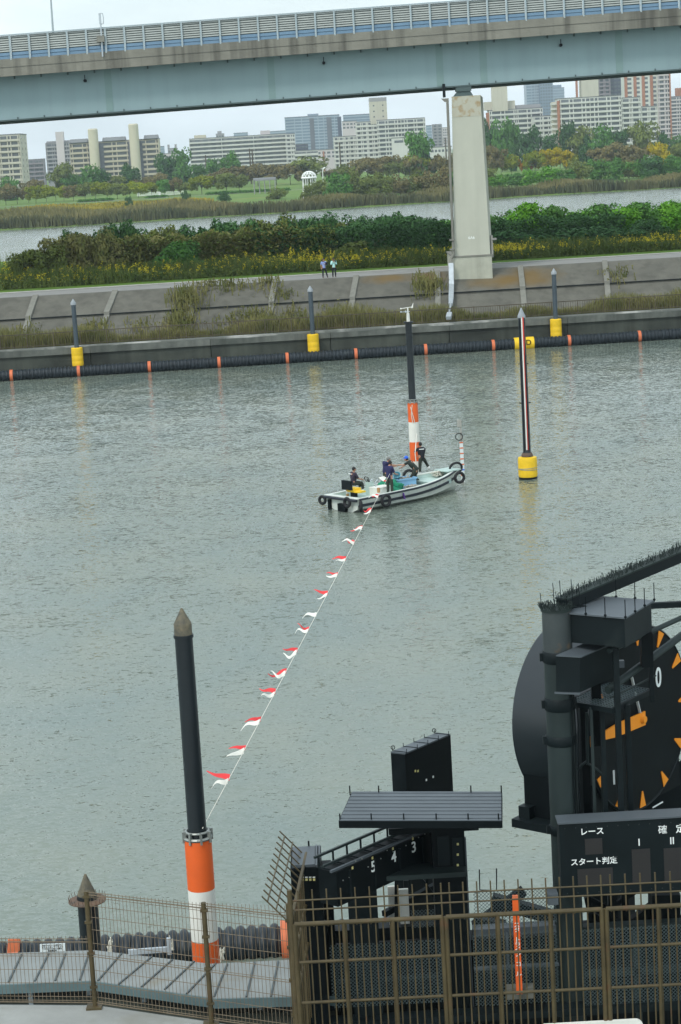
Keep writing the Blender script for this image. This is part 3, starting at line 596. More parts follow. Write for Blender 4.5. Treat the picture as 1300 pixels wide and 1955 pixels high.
for items, ph, gr in ((SH, 'in thicket left of the pier', 'embankment shrubs left of the pier'), (SH2, 'in thicket right of the pier', 'embankment shrubs right of the pier'), (SH3, 'on the vine-covered far right bank', 'vine mounds at the right edge')):
    for i, (px, yt, hw, col, kd) in enumerate(sorted(items)):
        Y = 205 + (i * 7 % 5) * 1.3 + (px - 650) * .012 + (-4 if yt > 440 or (px > 900 and yt > 405) else 3) + (10 if items is SH3 else (8 if items is SH else 0))
        p = at(px, yt, Y); h = (p.z - 6.1) * .99
        nm = {'olive': 'olive green', 'reedg': 'straw coloured', 'dark': 'dark green', 'green': 'green', 'kudzu': 'bright green'}[col]
        kn = 'feathery shrub' if kd == 'feather' else 'leafy shrub'
        lab = '%s %s, %s from left %s' % (nm, kn, ORD[i], ph) if i < 20 else '%s %s, %s leftwards from the pier' % (nm, kn, ORD[len(items) - 1 - i])
        plant('shrub', 'shrub', lab, p.x, Y, 6.05, hw * Y / F * 1.05, h, kd, col, gr, True, None)

prof = [(20, 500), (60, 488), (120, 468), (200, 452), (300, 458), (400, 448), (500, 438), (620, 434), (760, 428), (860, 422), (930, 420), (1010, 400), (1100, 402), (1200, 396), (1300, 390)]
def topy(px):
    for (a, ya), (b, yb) in zip(prof, prof[1:]):
        if a <= px <= b: return ya + (yb - ya) * (px - a) / (b - a)
    return 500
R = random.Random(77)
for nm, mt, lo, hi, n_, lb in (('thicket_growth', 'olive', 20, 640, 15000, 'tangled olive undergrowth filling the thicket at left above the path'), ('thicket_growth', 'dark', 480, 1190, 15000, 'tangled dark green undergrowth filling the thicket beside the pier'), ('thicket_growth', 'reedg', 50, 560, 13000, 'straw coloured stems mixed through the left thicket')):
    m = MB()
    for _ in range(n_):
        px = R.uniform(lo, hi); Y = (211 if px < 700 else 204) + R.uniform(0, 8) + (px - 650) * .012; p = at(px, topy(px) + R.uniform(-4, 4) + 5 * sin(px * .09), Y); z = 6.1 + (p.z - 6.1) * (.84 if px > 900 else 1) * (1 - R.random() ** 1.6 * .95) * (.9 + .1 * R.random()) ; leaves(m, R, (p.x, Y, z), (.3, .3, .25), 2, .19)
    tag(m.build(nm, FOL[mt]), lb, 'undergrowth', kind='stuff')

# ------------------------------------------------------------------ elevated highway
YG = 184.5                    # girder web
def gzl(x): return 21.79 + .0186 * x     # underside height along the bridge
XA, XB = -70, 75
br = thing('elevated_highway', 'pale blue-green steel girder road bridge crossing above the far bank', 'bridge', (0, 188, 22))
def beam(name, mt, y0, y1, dz0, dz1, xa=XA, xb=XB, parent=br):
    m = MB(); m.hexa([(xa, y0, gzl(xa) + dz0), (xb, y0, gzl(xb) + dz0), (xb, y1, gzl(xb) + dz0), (xa, y1, gzl(xa) + dz0), (xa, y0, gzl(xa) + dz1), (xb, y0, gzl(xb) + dz1), (xb, y1, gzl(xb) + dz1), (xa, y1, gzl(xa) + dz1)])
    return m.build(name, mt, parent)
beam('girder', M['girder'], YG, YG + .05, .05, 3.75)
beam('girder', M['girder'], YG + 5, YG + 5.05, .05, 3.75); beam('girder', M['girder'], YG + 10, YG + 10.05, .05, 3.75)
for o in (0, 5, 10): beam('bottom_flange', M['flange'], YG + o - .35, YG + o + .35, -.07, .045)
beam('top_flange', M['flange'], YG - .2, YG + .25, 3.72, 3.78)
beam('deck_slab', M['parapet'], YG - 1.7, YG + 12, 3.79, 4.1)
beam('parapet', M['parapet'], YG - 2.0, YG - 1.72, 3.62, 5.06)
beam('parapet', M['parapet'], YG + 12.02, YG + 12.3, 3.62, 5.06)
beam('cornice_strip', M['conc_dark'], YG - 2.03, YG - 2.002, 4.36, 4.40)
def onbr(px, Y): return at(px, 100, Y).x
for px in (202, 515, 838, 922, 1182): # web joint plates
    x = onbr(px, YG); m = MB(); m.hexa([(x - .3, YG - .03, gzl(x) + .1), (x + .3, YG - .03, gzl(x) + .1), (x + .3, YG - .003, gzl(x) + .1), (x - .3, YG - .003, gzl(x) + .1), (x - .3, YG - .03, gzl(x) + 3.6), (x + .3, YG - .03, gzl(x) + 3.6), (x + .3, YG - .003, gzl(x) + 3.6), (x - .3, YG - .003, gzl(x) + 3.6)]); m.build('splice_plate', M['girder2'], br)
m = MB()
for i in range(60):
    x = XA + 5 + i * 2.3; m.box(x - .06, x + .06, YG - .16, YG - .004, gzl(x) + 3.45, gzl(x) + 3.7); m.box(x - .05, x + .05, YG - .1, YG - .004, gzl(x) + .05, gzl(x) + .22)
tag(m.build('bracket', M['flange'], br), kind='stuff')
for px, py in ((162, 154), (618, 120), (1071, 86)):
    p = at(px, py, YG - .35); m = MB(); m.tube(p, p + Vector((0, .3, 0)), .14, n=12); m.bar(p + Vector((0, .1, 0)), p + Vector((0, .1, .5)), .06); m.build('drain_outlet', M['black'], br)
YB = YG - 1.86
posts = [17 + (k * 36.6) for k in range(-1, 37)]
xs_ = [at(px, 60, YB).x for px in posts]
for i, x in enumerate(xs_):
    z = gzl(x) + 5.06; m = MB(); m.bar((x, YB - .1, z - .1), (x, YB - .1, z + 2.0), .13, .1); m.build('barrier_post', M['bpost'], br)
    if i + 1 < len(xs_):
        x2 = xs_[i + 1]; a, b = x + .07, x2 - .07; m = MB()
        def ln(y0, dz, h, mm, y1=None):
            mm.hexa([(a, y0, gzl(a) + dz), (b, y0, gzl(b) + dz), (b, y0 + .05, gzl(b) + dz), (a, y0 + .05, gzl(a) + dz), (a, y0 + .05, gzl(a) + dz + h), (b, y0 + .05, gzl(b) + dz + h), (b, y0 + .1, gzl(b) + dz + h), (a, y0 + .1, gzl(a) + dz + h)])
        for k in range(7): ln(YB, 5.06 + .62 + k * .19, .12, m)
        pan = m.build('barrier_panel', M['barrier'], br)
        m = MB(); ln(YB + .0, 5.07, .26, m); ln(YB + .0, 5.35, .25, m); m.build('lower_panel', M['barrier_b'], pan)
        m = MB(); m.hexa([(a, YB + .12, gzl(a) + 5.07), (b, YB + .12, gzl(b) + 5.07), (b, YB + .15, gzl(b) + 5.07), (a, YB + .15, gzl(a) + 5.07), (a, YB + .12, gzl(a) + 6.98), (b, YB + .12, gzl(b) + 6.98), (b, YB + .15, gzl(b) + 6.98), (a, YB + .15, gzl(a) + 6.98)]); m.build('backing', M['flange'], pan)
beam('top_rail', M['bpost'], YB - .12, YB + .12, 7.0, 7.1)
# poles standing on the bridge
p0 = at(102, 78, YG + 11); p1 = at(95, -30, YG + 11)
t = thing('light_pole', 'thin grey light pole rising behind the left end of the bridge barrier', 'pole', tuple(p0)); m = MB(); m.tube(p0 - Vector((0, 0, 2)), p1, .11, .07, 8); m.build('shaft', M['bpost'], t); m = MB(); m.box(p0.x - .2, p0.x + .2, p0.y - .2, p0.y + .2, p0.z - 2.1, p0.z - 1.7); m.build('base_plate', M['bpost'], t)
p0 = at(903, 14, YG + 11); p1 = at(898, -70, YG + 11)
t = thing('light_pole', 'short visible tip of a light pole above the barrier right of the pier', 'pole', tuple(p0)); m = MB(); m.tube(p0 - Vector((0, 0, 2)), p1, .11, .07, 8); m.build('shaft', M['bpost'], t); m = MB(); m.box(p0.x - .2, p0.x + .2, p0.y - .2, p0.y + .2, p0.z - 2.1, p0.z - 1.7); m.build('base_plate', M['bpost'], t)
Ys = YG - 2.15; p = at(193, 78, Ys); q = at(191, 28, Ys)
t = thing('sensor_post', 'short post with a grey box and looped instrument head on the bridge barrier', 'sensor', tuple(p))
m = MB(); m.tube(at(196, 108, Ys), q, .07, .06, 8); m.build('shaft', M['galv'], t)
m = MB(); m.box(p.x - .36, p.x + .3, Ys - .2, Ys + .1, p.z - .1, p.z + .42); m.build('control_box', M['rib'], t)
m = MB(); m.path([q + Vector((.0, 0, .1)), q + Vector((.2, 0, .1)), q + Vector((.27, 0, -.3)), q + Vector((.22, 0, -.75)), q + Vector((.02, 0, -.8))], .045, 6); m.box(q.x - .12, q.x + .05, Ys - .1, Ys + .1, q.z - .75, q.z + .12); m.build('instrument_head', M['galv'], t)

# bridge pier
Y0 = 184.1
a = at(860, 186, Y0); b = at(917, 186, Y0); c = at(868, 489, Y0); d = at(936, 489, Y0)
pr = thing('bridge_pier', 'tall pale green-grey pier carrying the highway girder on the far bank', 'pier', (12, Y0, 4.5))
zt, zb = 21.15, c.z
xl0, xr0, xl1, xr1 = c.x, d.x, a.x + .1, b.x + .0
m = MB(); m.hexa([(xl0, Y0, zb), (xr0, Y0, zb), (xr0 + .9, Y0 + 9, zb), (xl0 + .9, Y0 + 9, zb), (xl1, Y0, zt), (xr1, Y0, zt), (xr1 + .9, Y0 + 9, zt), (xl1 + .9, Y0 + 9, zt)]); m.build('shaft', M['pier'], pr)
m = MB(); m.hexa([(xl0 - .12, Y0 - .1, 4.2), (xr0 + .12, Y0 - .1, 4.2), (xr0 + .12, Y0 + 9.1, 4.2), (xl0 - .12, Y0 + 9.1, 4.2), (xl0 - .12, Y0 - .1, zb - .12), (xr0 + .12, Y0 - .1, zb - .12), (xr0 + .12, Y0 + 9.1, zb - .12), (xl0 - .12, Y0 + 9.1, zb - .12)]); m.build('plinth', M['plinth'], pr)
m = MB(); m.box(xl0 - .2, xr0 + .2, Y0 - .17, Y0 + 9.2, zb - .118, zb - .001); m.build('ledge', M['rib'], pr)
m = MB(); m.box(xl1 + .0, xr1 - .0, Y0 - .02, Y0 - .003, zt - 1.75, zt - .02); m.build('rust_streaks', M['rust'], pr)
m = MB(); m.box(xr0 + .125, xr0 + .3, Y0 + .2, Y0 + 1.0, zb - .3, zb + 1.6); m.box(xr0 + .2, xr0 + .62, Y0 + .1, Y0 + 1.0, zb + 1.2, zb + 1.35); m.build('junction_box', M['conc'], pr)
bx = (a.x + b.x) / 2 - .05
m = MB(); m.hexa([(bx - .95, Y0 + .2, zt + .003), (bx + .75, Y0 + .2, zt + .003), (bx + .75, Y0 + 1.4, zt + .003), (bx - .95, Y0 + 1.4, zt + .003), (bx - .6, Y0 + .2, zt + .4), (bx + .5, Y0 + .2, zt + .4), (bx + .5, Y0 + 1.4, zt + .4), (bx - .6, Y0 + 1.4, zt + .4)]); m.box(bx - .72, bx + .6, Y0 + .1, Y0 + 1.5, zt + .41, gzl(bx) - .04); m.build('bearing', M['flange'], pr)
lp = at(900, 454, Y0); textmesh('pier_mark', '6A6', .34, M['glyph'], (lp.x, Y0 - .006, lp.z), (1, 0, 0), (0, 0, 1), pr)
pp = thing('drain_pipe', 'long galvanised drain pipe running down beside the bridge pier to the water', 'pipe', tuple(at(862, 400, Y0)))
Yp = Y0 - .25
m = MB(); m.box(at(848, 180, Yp).x - .12, at(848, 180, Yp).x + .12, Yp, Yp + .2, at(848, 186, Yp).z, at(848, 160, Yp).z); m.build('upper_pipe', M['black2'], pp)
m = MB(); top = at(850, 188, Yp); m.hexa([top + Vector((-.05, 0, -.3)), top + Vector((.2, 0, -.3)), top + Vector((.2, .25, -.3)), top + Vector((-.05, .25, -.3)), top + Vector((-.35, 0, .0)), top + Vector((.3, 0, .0)), top + Vector((.3, .25, 0)), top + Vector((-.35, .25, 0))]); m.build('hopper', M['rib'], pp)
m = MB(); m.path([at(854, 190, Yp), at(865.5, 478, Yp)], .12, 10); m.build('riser', M['rib'], pp)
m = MB(); m.path([at(864, 474, Yp), at(866, 486, Yp), at(861, 494, Yp), at(861, 506, Yp - .2)], .15, 10); m.build('elbow', M['rib'], pp)
m = MB(); e0, e1, e2, e3 = at(861, 504, Yp - .2), hitd(862, 545, 6.5), hitd(861, 574, 4.0), hitd(858, 606, -.1); m.bar(e0, e1, .42, .3); m.bar(e1, e2, .42, .3); m.bar(e2, e2 + (e3 - e2) * .25, .36, .28); m.build('trough', M['galv'], pp)
m = MB(); m.bar(e2 + (e3 - e2) * .25, e3 + Vector((.0, .2, .3)), .16, .12); m.build('lower_pipe', M['galv'], pp)
m = MB(); m.bar(e3 + Vector((0.05, .35, .3)), e3 + Vector((-.1, -.35, -.02)), .42, .3); m.build('outlet', M['galv'], pp)
for yy in (458, 476):
    q = at(851 + (yy - 190) * 13 / 288, yy, Yp); m = MB(); m.box(q.x - .24, q.x + .24, Yp - .2, Yp + .2, q.z - .07, q.z + .07); m.build('clamp', M['rib'], pp)

# ------------------------------------------------------------------ city blocks
BM = dict(
    cream=mat('wall_cream', (.50, .48, .40), .85, .06, .05, streak=.15), white=mat('wall_white', (.56, .57, .53), .85, .05, .05, streak=.12),
    beige=mat('wall_beige', (.46, .42, .33), .85, .06, .05), beiget=mat('tower_beige', (.52, .49, .38), .85, .05, .05),
    grey=mat('wall_grey', (.30, .30, .31), .85, .06, .05), mauve=mat('wall_mauve', (.24, .22, .24), .85, .06, .05),
    brick=mat('wall_brick', (.34, .15, .09), .85, .1, .2), glass=mat('tower_glass', (.13, .19, .26), .3, .12, .03, spec=.5),
    tband=mat('tower_band', (.33, .40, .46), .6, .05, .03), dark=mat('shade_and_fin_dark', (.11, .12, .14), .7, .1, .1),  # dark: shade tone for recess and gap strips, fin colour too
    win=mat('window_glass', (.11, .13, .14), .25, .25, .3, spec=.6), roof=mat('roof_grey', (.16, .17, .17), .8, .1, .1), navy=mat('wall_navy', (.05, .06, .09), .6, .1, .1),
    pink=mat('wall_pale_pink', (.52, .48, .48), .8, .05, .1), blue=mat('wall_blue', (.2, .27, .34), .6, .06, .1))
FH = 2.9
shared = {}
def bx_mesh(key, x0, x1, y0, y1, z0, z1, mt, name):
    k = (key, round(x0, 2), round(x1, 2), round(z1 - z0, 2), round(y0, 2), mt.name)
    if k not in shared: shared[k] = MB().box(x0, x1, y0, y1, z0, z1).mesh(name, mt)
    return shared[k]
def put(name, me, parent, x, y, z, ry=0):
    o = bpy.data.objects.new(name, me); COL.objects.link(o); o.parent = parent; o.location = (x, y, z); o.rotation_euler = (0, 0, ry); return o
def apt(label, xl, xr, ytop, Y, wall, bays=10, vis=8, style='bands', D=12, ang=0, fh=FH, name='apartment_building', band=None, xref=None, group=None, endwin=0, roofcol='roof', para=1.05, gap=0):
    pl_ = at(xl, ytop, Y); pr_ = at(xr, ytop, Y); pm = at((xl + xr) / 2, ytop, Y); z0 = gz(pm.x, Y); H = pm.z - z0
    W = (pr_.x - pl_.x); W = W / cos(ang) if ang else W
    t = thing(name, label, 'building', (pl_.x, Y, z0), group); t.rotation_euler = (0, 0, ang)
    wl = MB().box(0, W, 0, D, -.5, H).mesh('wall', BM[wall]); put('wall', wl, t, 0, 0, 0)
    put('roof', MB().box(-.15, W + .15, -.15, D + .15, 0, .5).mesh('roof', BM[roofcol if style != 'tower' else 'tband']), t, 0, 0, H + .003)
    nf = int(H / fh); vis = min(vis, nf); bw = W / bays; bm_ = BM[band or wall]
    for k in range(vis):
        zt = H - .55 - k * fh
        if style == 'bands' or style == 'balcony':
            put('balcony', bx_mesh('bal', .0, W, -1.35, -.004, 0, para, bm_, 'balcony'), t, 0, 0, zt - fh + .25)
            put('balcony_recess', bx_mesh('rec', .1, W - .1, -.05, -.003, 0, fh - para - .3, BM['win'], 'balcony_recess'), t, 0, 0, zt - fh + .3 + para)
            if style == 'balcony' and bays * vis <= 100:
                for j in range(bays):
                    put('balcony_pier', bx_mesh('pie', -.25, .25, -1.2, -.06, 0, fh - para - .25, bm_, 'balcony_pier'), t, bw * (j + .5) + (.2 if j % 2 else -.2) * bw, 0, zt - fh + .27 + para)
            if style == 'bands':
                for j in range(bays):
                    put('window', bx_mesh('win', -bw * .22, bw * .22, -.09, -.052, 0, fh - para - .6, BM['roof'], 'window'), t, bw * (j + .5), 0, zt - fh + .42 + para)
        elif style == 'windows' or style == 'tower':
            for j in range(bays):
                put('window', bx_mesh('w2', -bw * .33, bw * .33, -.05, -.003, 0, fh * .52, BM['win'], 'window'), t, bw * (j + .5), 0, zt - fh * .8)
        elif style == 'glass':
            put('window_band', bx_mesh('gb', .0, W, -.15, -.003, 0, fh * .35, BM['tband'], 'window_band'), t, 0, 0, zt - fh * .5)
    if style == 'balcony' or style == 'bands':
        nd = max(2, bays // 4)
        for j in range(nd + 1): put('party_wall', bx_mesh('pw', -.18, .18, -1.5, -.004, 0, min(H, vis * fh + 2), bm_, 'party_wall'), t, W * j / nd, 0, H - min(H, vis * fh + 2))
    for k in range(min(vis, 9) if endwin else 0):
        side = -1 if xl > 650 else 1
        for j in range(endwin):
            x = -.05 if side < 0 else W + .003
            put('window', bx_mesh('ew', 0, .047, -.8, .8, 0, 1.4, BM['win'], 'window'), t, x, D * (j + .5) / endwin, H - 2.2 - k * fh)
    t['_w'] = W; t['_h'] = H
    return t
def addbox(t, name, x0, x1, y0, y1, z0, z1, mt):      # fractions of the width for x, metres for the rest, z from the roof
    W, H = t['_w'], t['_h']; return put(name, MB().box(x0 * W, x1 * W, y0, y1, H + z0, H + z1).mesh(name, BM[mt]), t, 0, 0, 0)
apt('cream apartment block cut by the left edge of the picture', -45, 37, 259, 1100, 'cream', 8, 9, 'balcony', 26, 0, endwin=2)
apt('small mauve-grey apartment block behind the cream block at far left', 48, 82, 305, 1500, 'mauve', 6, 6, 'bands', 12)
t = apt('tall grey apartment block with a lift tower left of the beige twin-tower block', 87, 136, 273, 1560, 'grey', 7, 9, 'balcony', 14)
addbox(t, 'lift_tower', .42, .72, -2, 4, -30, 8, 'pink'); addbox(t, 'rooftop_box', .02, .98, 2, 9, .51, 1.6, 'grey')
t = apt('beige apartment block with two rounded cream stair towers', 133, 302, 270, 1250, 'beige', 12, 8, 'balcony', 14)
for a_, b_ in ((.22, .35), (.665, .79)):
    addbox(t, 'recess_shade', a_ - .01, b_ + .03, -1.7, -1.55, -28, -.6, 'dark')  # dark panel proud of the wall, its colour standing in for recess shade
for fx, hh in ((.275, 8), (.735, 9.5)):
    W, H = t['_w'], t['_h']; mm = MB(); mm.lathe((0, 0, 0), [(2.9, -30), (2.9, hh - .6), (2.4, hh)], 16)
    put('stair_tower', mm.mesh('stair_tower', BM['beiget'], 'auto'), t, fx * W, -3.2, H)
for a_, b_ in ((.0, .2), (.37, .63), (.84, 1.0)):
    W, H = t['_w'], t['_h']; mm = MB(); mm.prism([(a_ * W, -1.6, H + .51), (a_ * W, 3, H + 2.6), (a_ * W, 8, H + .51)], ((b_ - a_) * W, 0, 0)); put('pitched_roof', mm.mesh('pitched_roof', BM['roof']), t, 0, 0, 0)
apt('small white low building between the beige block and the evergreens', 300, 335, 294, 1500, 'pink', 5, 3, 'windows', 12, name='low_building')
apt('little blue office block far behind the beige block', 301, 312, 280, 2200, 'blue', 3, 6, 'glass', 12, name='office_building')
t = apt('narrow grey building with two rooftop horns left of the long white block', 320, 337, 284, 1700, 'grey', 3, 5, 'windows', 12, name='narrow_building')
addbox(t, 'horn', 0, .2, 0, 4, .51, 3.4, 'grey'); addbox(t, 'horn', .8, 1, 0, 4, .51, 3.4, 'grey')
t = apt('long white apartment block with eight plain balcony bands', 361, 545, 261, 1500, 'white', 12, 8, 'bands', 14, .0, band='white')
addbox(t, 'rooftop_box', .05, .17, 2, 9, .51, 2.6, 'beiget'); addbox(t, 'rooftop_box', .74, .84, 3, 9, .51, 3.2, 'pink')
apt('white stair block joined to the right end of the long white block', 545, 562, 256, 1494, 'white', 3, 8, 'balcony', 14, para=1.3)
t = apt('pale grey tower with a roof mast behind the long white block', 412, 427, 256, 2100, 'grey', 3, 5, 'windows', 12, name='distant_tower')
addbox(t, 'rooftop_box', .2, .7, 2, 9, .51, 3, 'grey')
apt('blue flat-topped office behind the middle of the long white block', 446, 472, 254, 2500, 'blue', 5, 4, 'glass', 20, name='distant_office')
t = apt('dark blue-grey office behind the right end of the long white block', 497, 545, 251, 2300, 'blue', 6, 5, 'glass', 20, name='distant_office')
t = apt('broad blue glass tower block left of centre', 543, 648, 222, 2300, 'glass', 4, 30, 'glass', 30, fh=3.2, name='glass_tower')
for a_, b_ in ((.45, .53), (.76, .85), (.96, 1.03)): addbox(t, 'dark_fin', a_, b_, -.6, -.2, -86, -2, 'navy' if a_ > .9 else 'dark')
for a_ in (.0, .17, .3, .6, .7, .9): addbox(t, 'mullion', a_, a_ + .012, -.5, -.16, -86, -.5, 'tband')
addbox(t, 'plant_room', .42, .62, 5, 16, .51, 2.6, 'blue')
t = apt('second blue glass tower right of the broad one, behind the beige tower', 655, 706, 219, 2450, 'glass', 3, 24, 'glass', 30, fh=3.2, name='glass_tower')
t = apt('plain beige office tower in front of the second glass tower', 653, 681, 232, 1800, 'pink', 4, 2, 'windows', 16, name='office_tower')
addbox(t, 'gap_shade_strip', .0, 1, -.1, -.02, -13, -12, 'dark')  # dark strip laid on the wall, a gap's shade painted in its colour
apt('low grey office with long window strips left of the white stepped blocks', 562, 607, 288, 1450, 'white', 8, 4, 'bands', 14, name='low_office', para=1.4)
t = apt('dark stepped building above the low grey office', 562, 588, 276, 1700, 'navy', 4, 3, 'windows', 12, name='low_building')
t = apt('low pale pink building beside the low grey office', 604, 641, 286, 1600, 'pink', 4, 2, 'windows', 12, name='low_building'); addbox(t, 'red_stripe', .32, .4, -.3, -.01, -16, -1, 'brick')
apt('lower white apartment wing at the left of the stepped white blocks', 637, 681, 261, 1420, 'white', 9, 9, 'balcony', 14, -.15, para=1.2)
apt('middle white apartment wing stepping up toward the penthouse block', 679, 722, 233, 1405, 'white', 8, 12, 'balcony', 14, -.12, para=1.2)
t = apt('white apartment block topped by a cream penthouse tower', 719, 811, 228, 1400, 'white', 10, 10, 'balcony', 16, .04, endwin=1)
W, H = t['_w'], t['_h']
put('penthouse_tower', MB().box(-3.8, 7.3, 2, 12, H - 2, H + 12.5).mesh('penthouse_tower', BM['cream']), t, 0, 0, 0)
pt_ = put('rooftop_fence', MB().box(-3.8, 7.3, 1.9, 12.1, H + 12.51, H + 15).mesh('rooftop_fence', BM['grey']), t, 0, 0, 0)
for i in range(3):
    for x in (-1.4, 4.6): put('window', bx_mesh('pw2', -.5, .5, -.05, -.003, 0, .9, BM['win'], 'window'), t, x, 2, H + 9.4 - i * 3.6)
t = apt('plain white low building with few windows before the penthouse block', 748, 800, 263, 1330, 'white', 2, 1, 'windows', 12, name='low_building')
apt('narrow blue tower just left of the bridge pier', 814, 824, 240, 2000, 'blue', 2, 14, 'glass', 12, name='distant_tower')
apt('grey-white tower with balconies just left of the bridge pier', 826, 843, 238, 2000, 'grey', 4, 14, 'balcony', 14, name='distant_tower')
apt('far pink tower cut by the left side of the bridge pier', 845, 856, 244, 2300, 'pink', 3, 10, 'windows', 14, name='distant_tower')
apt('long low pale roofs left of the bridge pier foot of the skyline', 822, 862, 281, 1300, 'white', 6, 1, 'windows', 10, name='low_building')
# right of the pier
t = apt('white apartment block with brick end wall just right of the pier', 934, 1035, 209, 1300, 'white', 8, 9, 'balcony', 16, 0)
addbox(t, 'brick_end', -.05, -.001, 0, 8, -40, -1, 'brick'); addbox(t, 'rooftop_box', -.08, .5, 3, 12, .51, 5.5, 'cream')
addbox(t, 'lift_tower', .06, .35, -1.6, 5, -.5, 20, 'cream'); addbox(t, 'rooftop_box', .52, .98, 3, 9, .51, 2.6, 'grey')
apt('lower white wing with plain balconies right of the brick-ended block', 1018, 1056, 222, 1290, 'white', 5, 9, 'balcony', 16, 0, para=1.3)
t = apt('tall pale blue glass skyscraper right of the pier', 1004, 1036, 160, 2700, 'glass', 3, 24, 'glass', 30, fh=3.6, name='skyscraper')
for a_ in (.0, .3, .48, .52, .6, .7, .8, .9): addbox(t, 'mullion', a_, a_ + .02, -.5, -.16, -100, -.5, 'tband')
t = apt('skyscraper with a white window grid right of the glass one', 1030, 1055, 158, 2690, 'glass', 5, 20, 'tower', 30, fh=3.8, name='skyscraper')
t = apt('shorter blue skyscraper with a stepped top', 1054, 1077, 168, 2750, 'blue', 3, 22, 'glass', 30, fh=3.6, name='skyscraper')
addbox(t, 'stepped_top', .1, .8, 3, 20, .51, 4, 'blue')
t = apt('long white apartment block with a brick strip and stepped right end', 1066, 1185, 186, 1250, 'white', 10, 9, 'balcony', 18, 0, endwin=0)
addbox(t, 'brick_strip', -.03, .012, -1.7, -.02, -45, -1, 'brick')
W, H = t['_w'], t['_h']
for k in range(9): put('stair_landing', MB().box(-4.4, -.02 - W * .03, 0, 6, 0, 1.2).mesh('stair_landing', BM['white']), t, 0, 0, H - 3.2 - k * FH)
put('stair_core', MB().box(-3.6, -W * .031, 1.5, 9, H - 45, H - 1.5).mesh('stair_core', BM['beiget']), t, 0, 0, 0)
apt('lower stepped right wing of the long white block', 1185, 1222, 187, 1251, 'white', 4, 9, 'balcony', 18, 0)
apt('lowest right wing of the long white block beside the brick tower', 1222, 1254, 204, 1252, 'white', 4, 8, 'balcony', 18, 0)
t = apt('cream slab tower rising behind the long white block', 1108, 1141, 120, 1600, 'cream', 1, 1, 'windows', 14, name='apartment_tower'); addbox(t, 'brick_edge', -.3, -.2, 0, 4, -60, 0, 'brick')
apt('dark balcony tower next to the cream slab tower under the bridge', 1141, 1163, 120, 1602, 'mauve', 4, 18, 'balcony', 14, name='apartment_tower')
apt('navy tower between the dark balcony tower and the brick tower', 1163, 1191, 122, 1604, 'navy', 4, 16, 'windows', 14, name='apartment_tower')
t = apt('tall white and brick apartment tower at the right', 1191, 1254, 118, 1500, 'white', 4, 20, 'windows', 18, name='apartment_tower', fh=3.1)
for a_ in (-.01, .27, .52, .77): addbox(t, 'brick_pilaster', a_, a_ + .09, -.5, -.06, -75, -7, 'brick')
t = apt('narrow balcony wing on the right side of the brick tower', 1254, 1278, 118, 1498, 'beige', 3, 21, 'balcony', 18, name='apartment_tower', fh=3.1, band='pink'); addbox(t, 'brick_edge', .9, 1.02, -1.9, -1.6, -80, 0, 'brick')
t = apt('mauve-grey apartment tower cut by the right edge of the picture', 1278, 1325, 184, 1750, 'mauve', 6, 14, 'balcony', 16, name='apartment_tower', band='pink'); addbox(t, 'rooftop_box', .3, .6, 2, 9, .51, 7, 'brick')

# gazebo, shelter, utility poles, fences, lamp posts in the park
gp = at(590, 350, 640); gx = at(590, 349, 716); Yg = 716; zg = gz(gx.x, Yg); gx = at(590, 340, Yg).x; r_ = 13.5 * Yg / F; zt = at(590, 327, Yg).z; ze = at(590, 338, Yg).z
g = thing('gazebo', 'white domed lattice gazebo standing in the park left of the scrub', 'gazebo', (gx, Yg, zg))
MG = mat('gazebo_white', (.78, .80, .78), .6, .03, 1)
m = MB(); nR = 12
for i in range(nR):
    a = 2 * pi * i / nR
    for tw in (-1, 1): m.path([(gx + r_ * cos(a + tw * t_ * .5) * cos(t_ * pi / 2), Yg + r_ * sin(a + tw * t_ * .5) * cos(t_ * pi / 2), ze + (zt - ze) * sin(t_ * pi / 2)) for t_ in (0, .2, .4, .6, .8, .97)], .14, 5)
for k in (0, .45, .75): m.torus((gx, Yg, ze + (zt - ze) * sin(k * pi / 2)), (0, 0, 1), r_ * cos(k * pi / 2), .13, 24, 5)
m.build('dome_lattice', MG, g)
m = MB(); m.torus((gx, Yg, ze - .25), (0, 0, 1), r_, .32, 24, 6); m.build('ring_beam', MG, g)
for i in range(8):
    a = 2 * pi * (i + .3) / 8; m = MB(); m.tube((gx + r_ * .93 * cos(a), Yg + r_ * .93 * sin(a), zg - .1), (gx + r_ * .93 * cos(a), Yg + r_ * .93 * sin(a), ze), .17, n=8); m.build('column', MG, g)
m = MB(); m.lathe((gx, Yg, zg - .5), [(r_ * 1.1, 0), (r_ * 1.1, .7), (r_ * 1.0, .9)], 20); m.build('base', BM['pink'], g)
Ys_ = 800; a = at(484, 356, Ys_); b = at(527, 353, Ys_); zs = gz(a.x, Ys_); zt = at(505, 338, Ys_).z
s_ = thing('park_shelter', 'open park shelter with a dark arched roof left of the gazebo', 'shelter', (a.x, Ys_, zs))
m = MB(); n = 8; P = []
for i in range(n + 1):
    q = pi * i / n; P.append((0, -2.2 * cos(q), 1.1 * sin(q)))
poly = [Vector((a.x, Ys_ + p[1] + 2, zt - 1.3 + p[2])) for p in P] ; m.prism(poly, (b.x - a.x, 0, 0)); m.build('arched_roof', BM['roof'], s_)
for i in range(5):
    for yy in (0, 4): x = a.x + (b.x - a.x) * (i + .1) / 4.3; m = MB(); m.tube((x, Ys_ + yy, zs - .1), (x, Ys_ + yy, zt - 1.3), .14, n=8); m.build('post', BM['grey'], s_)
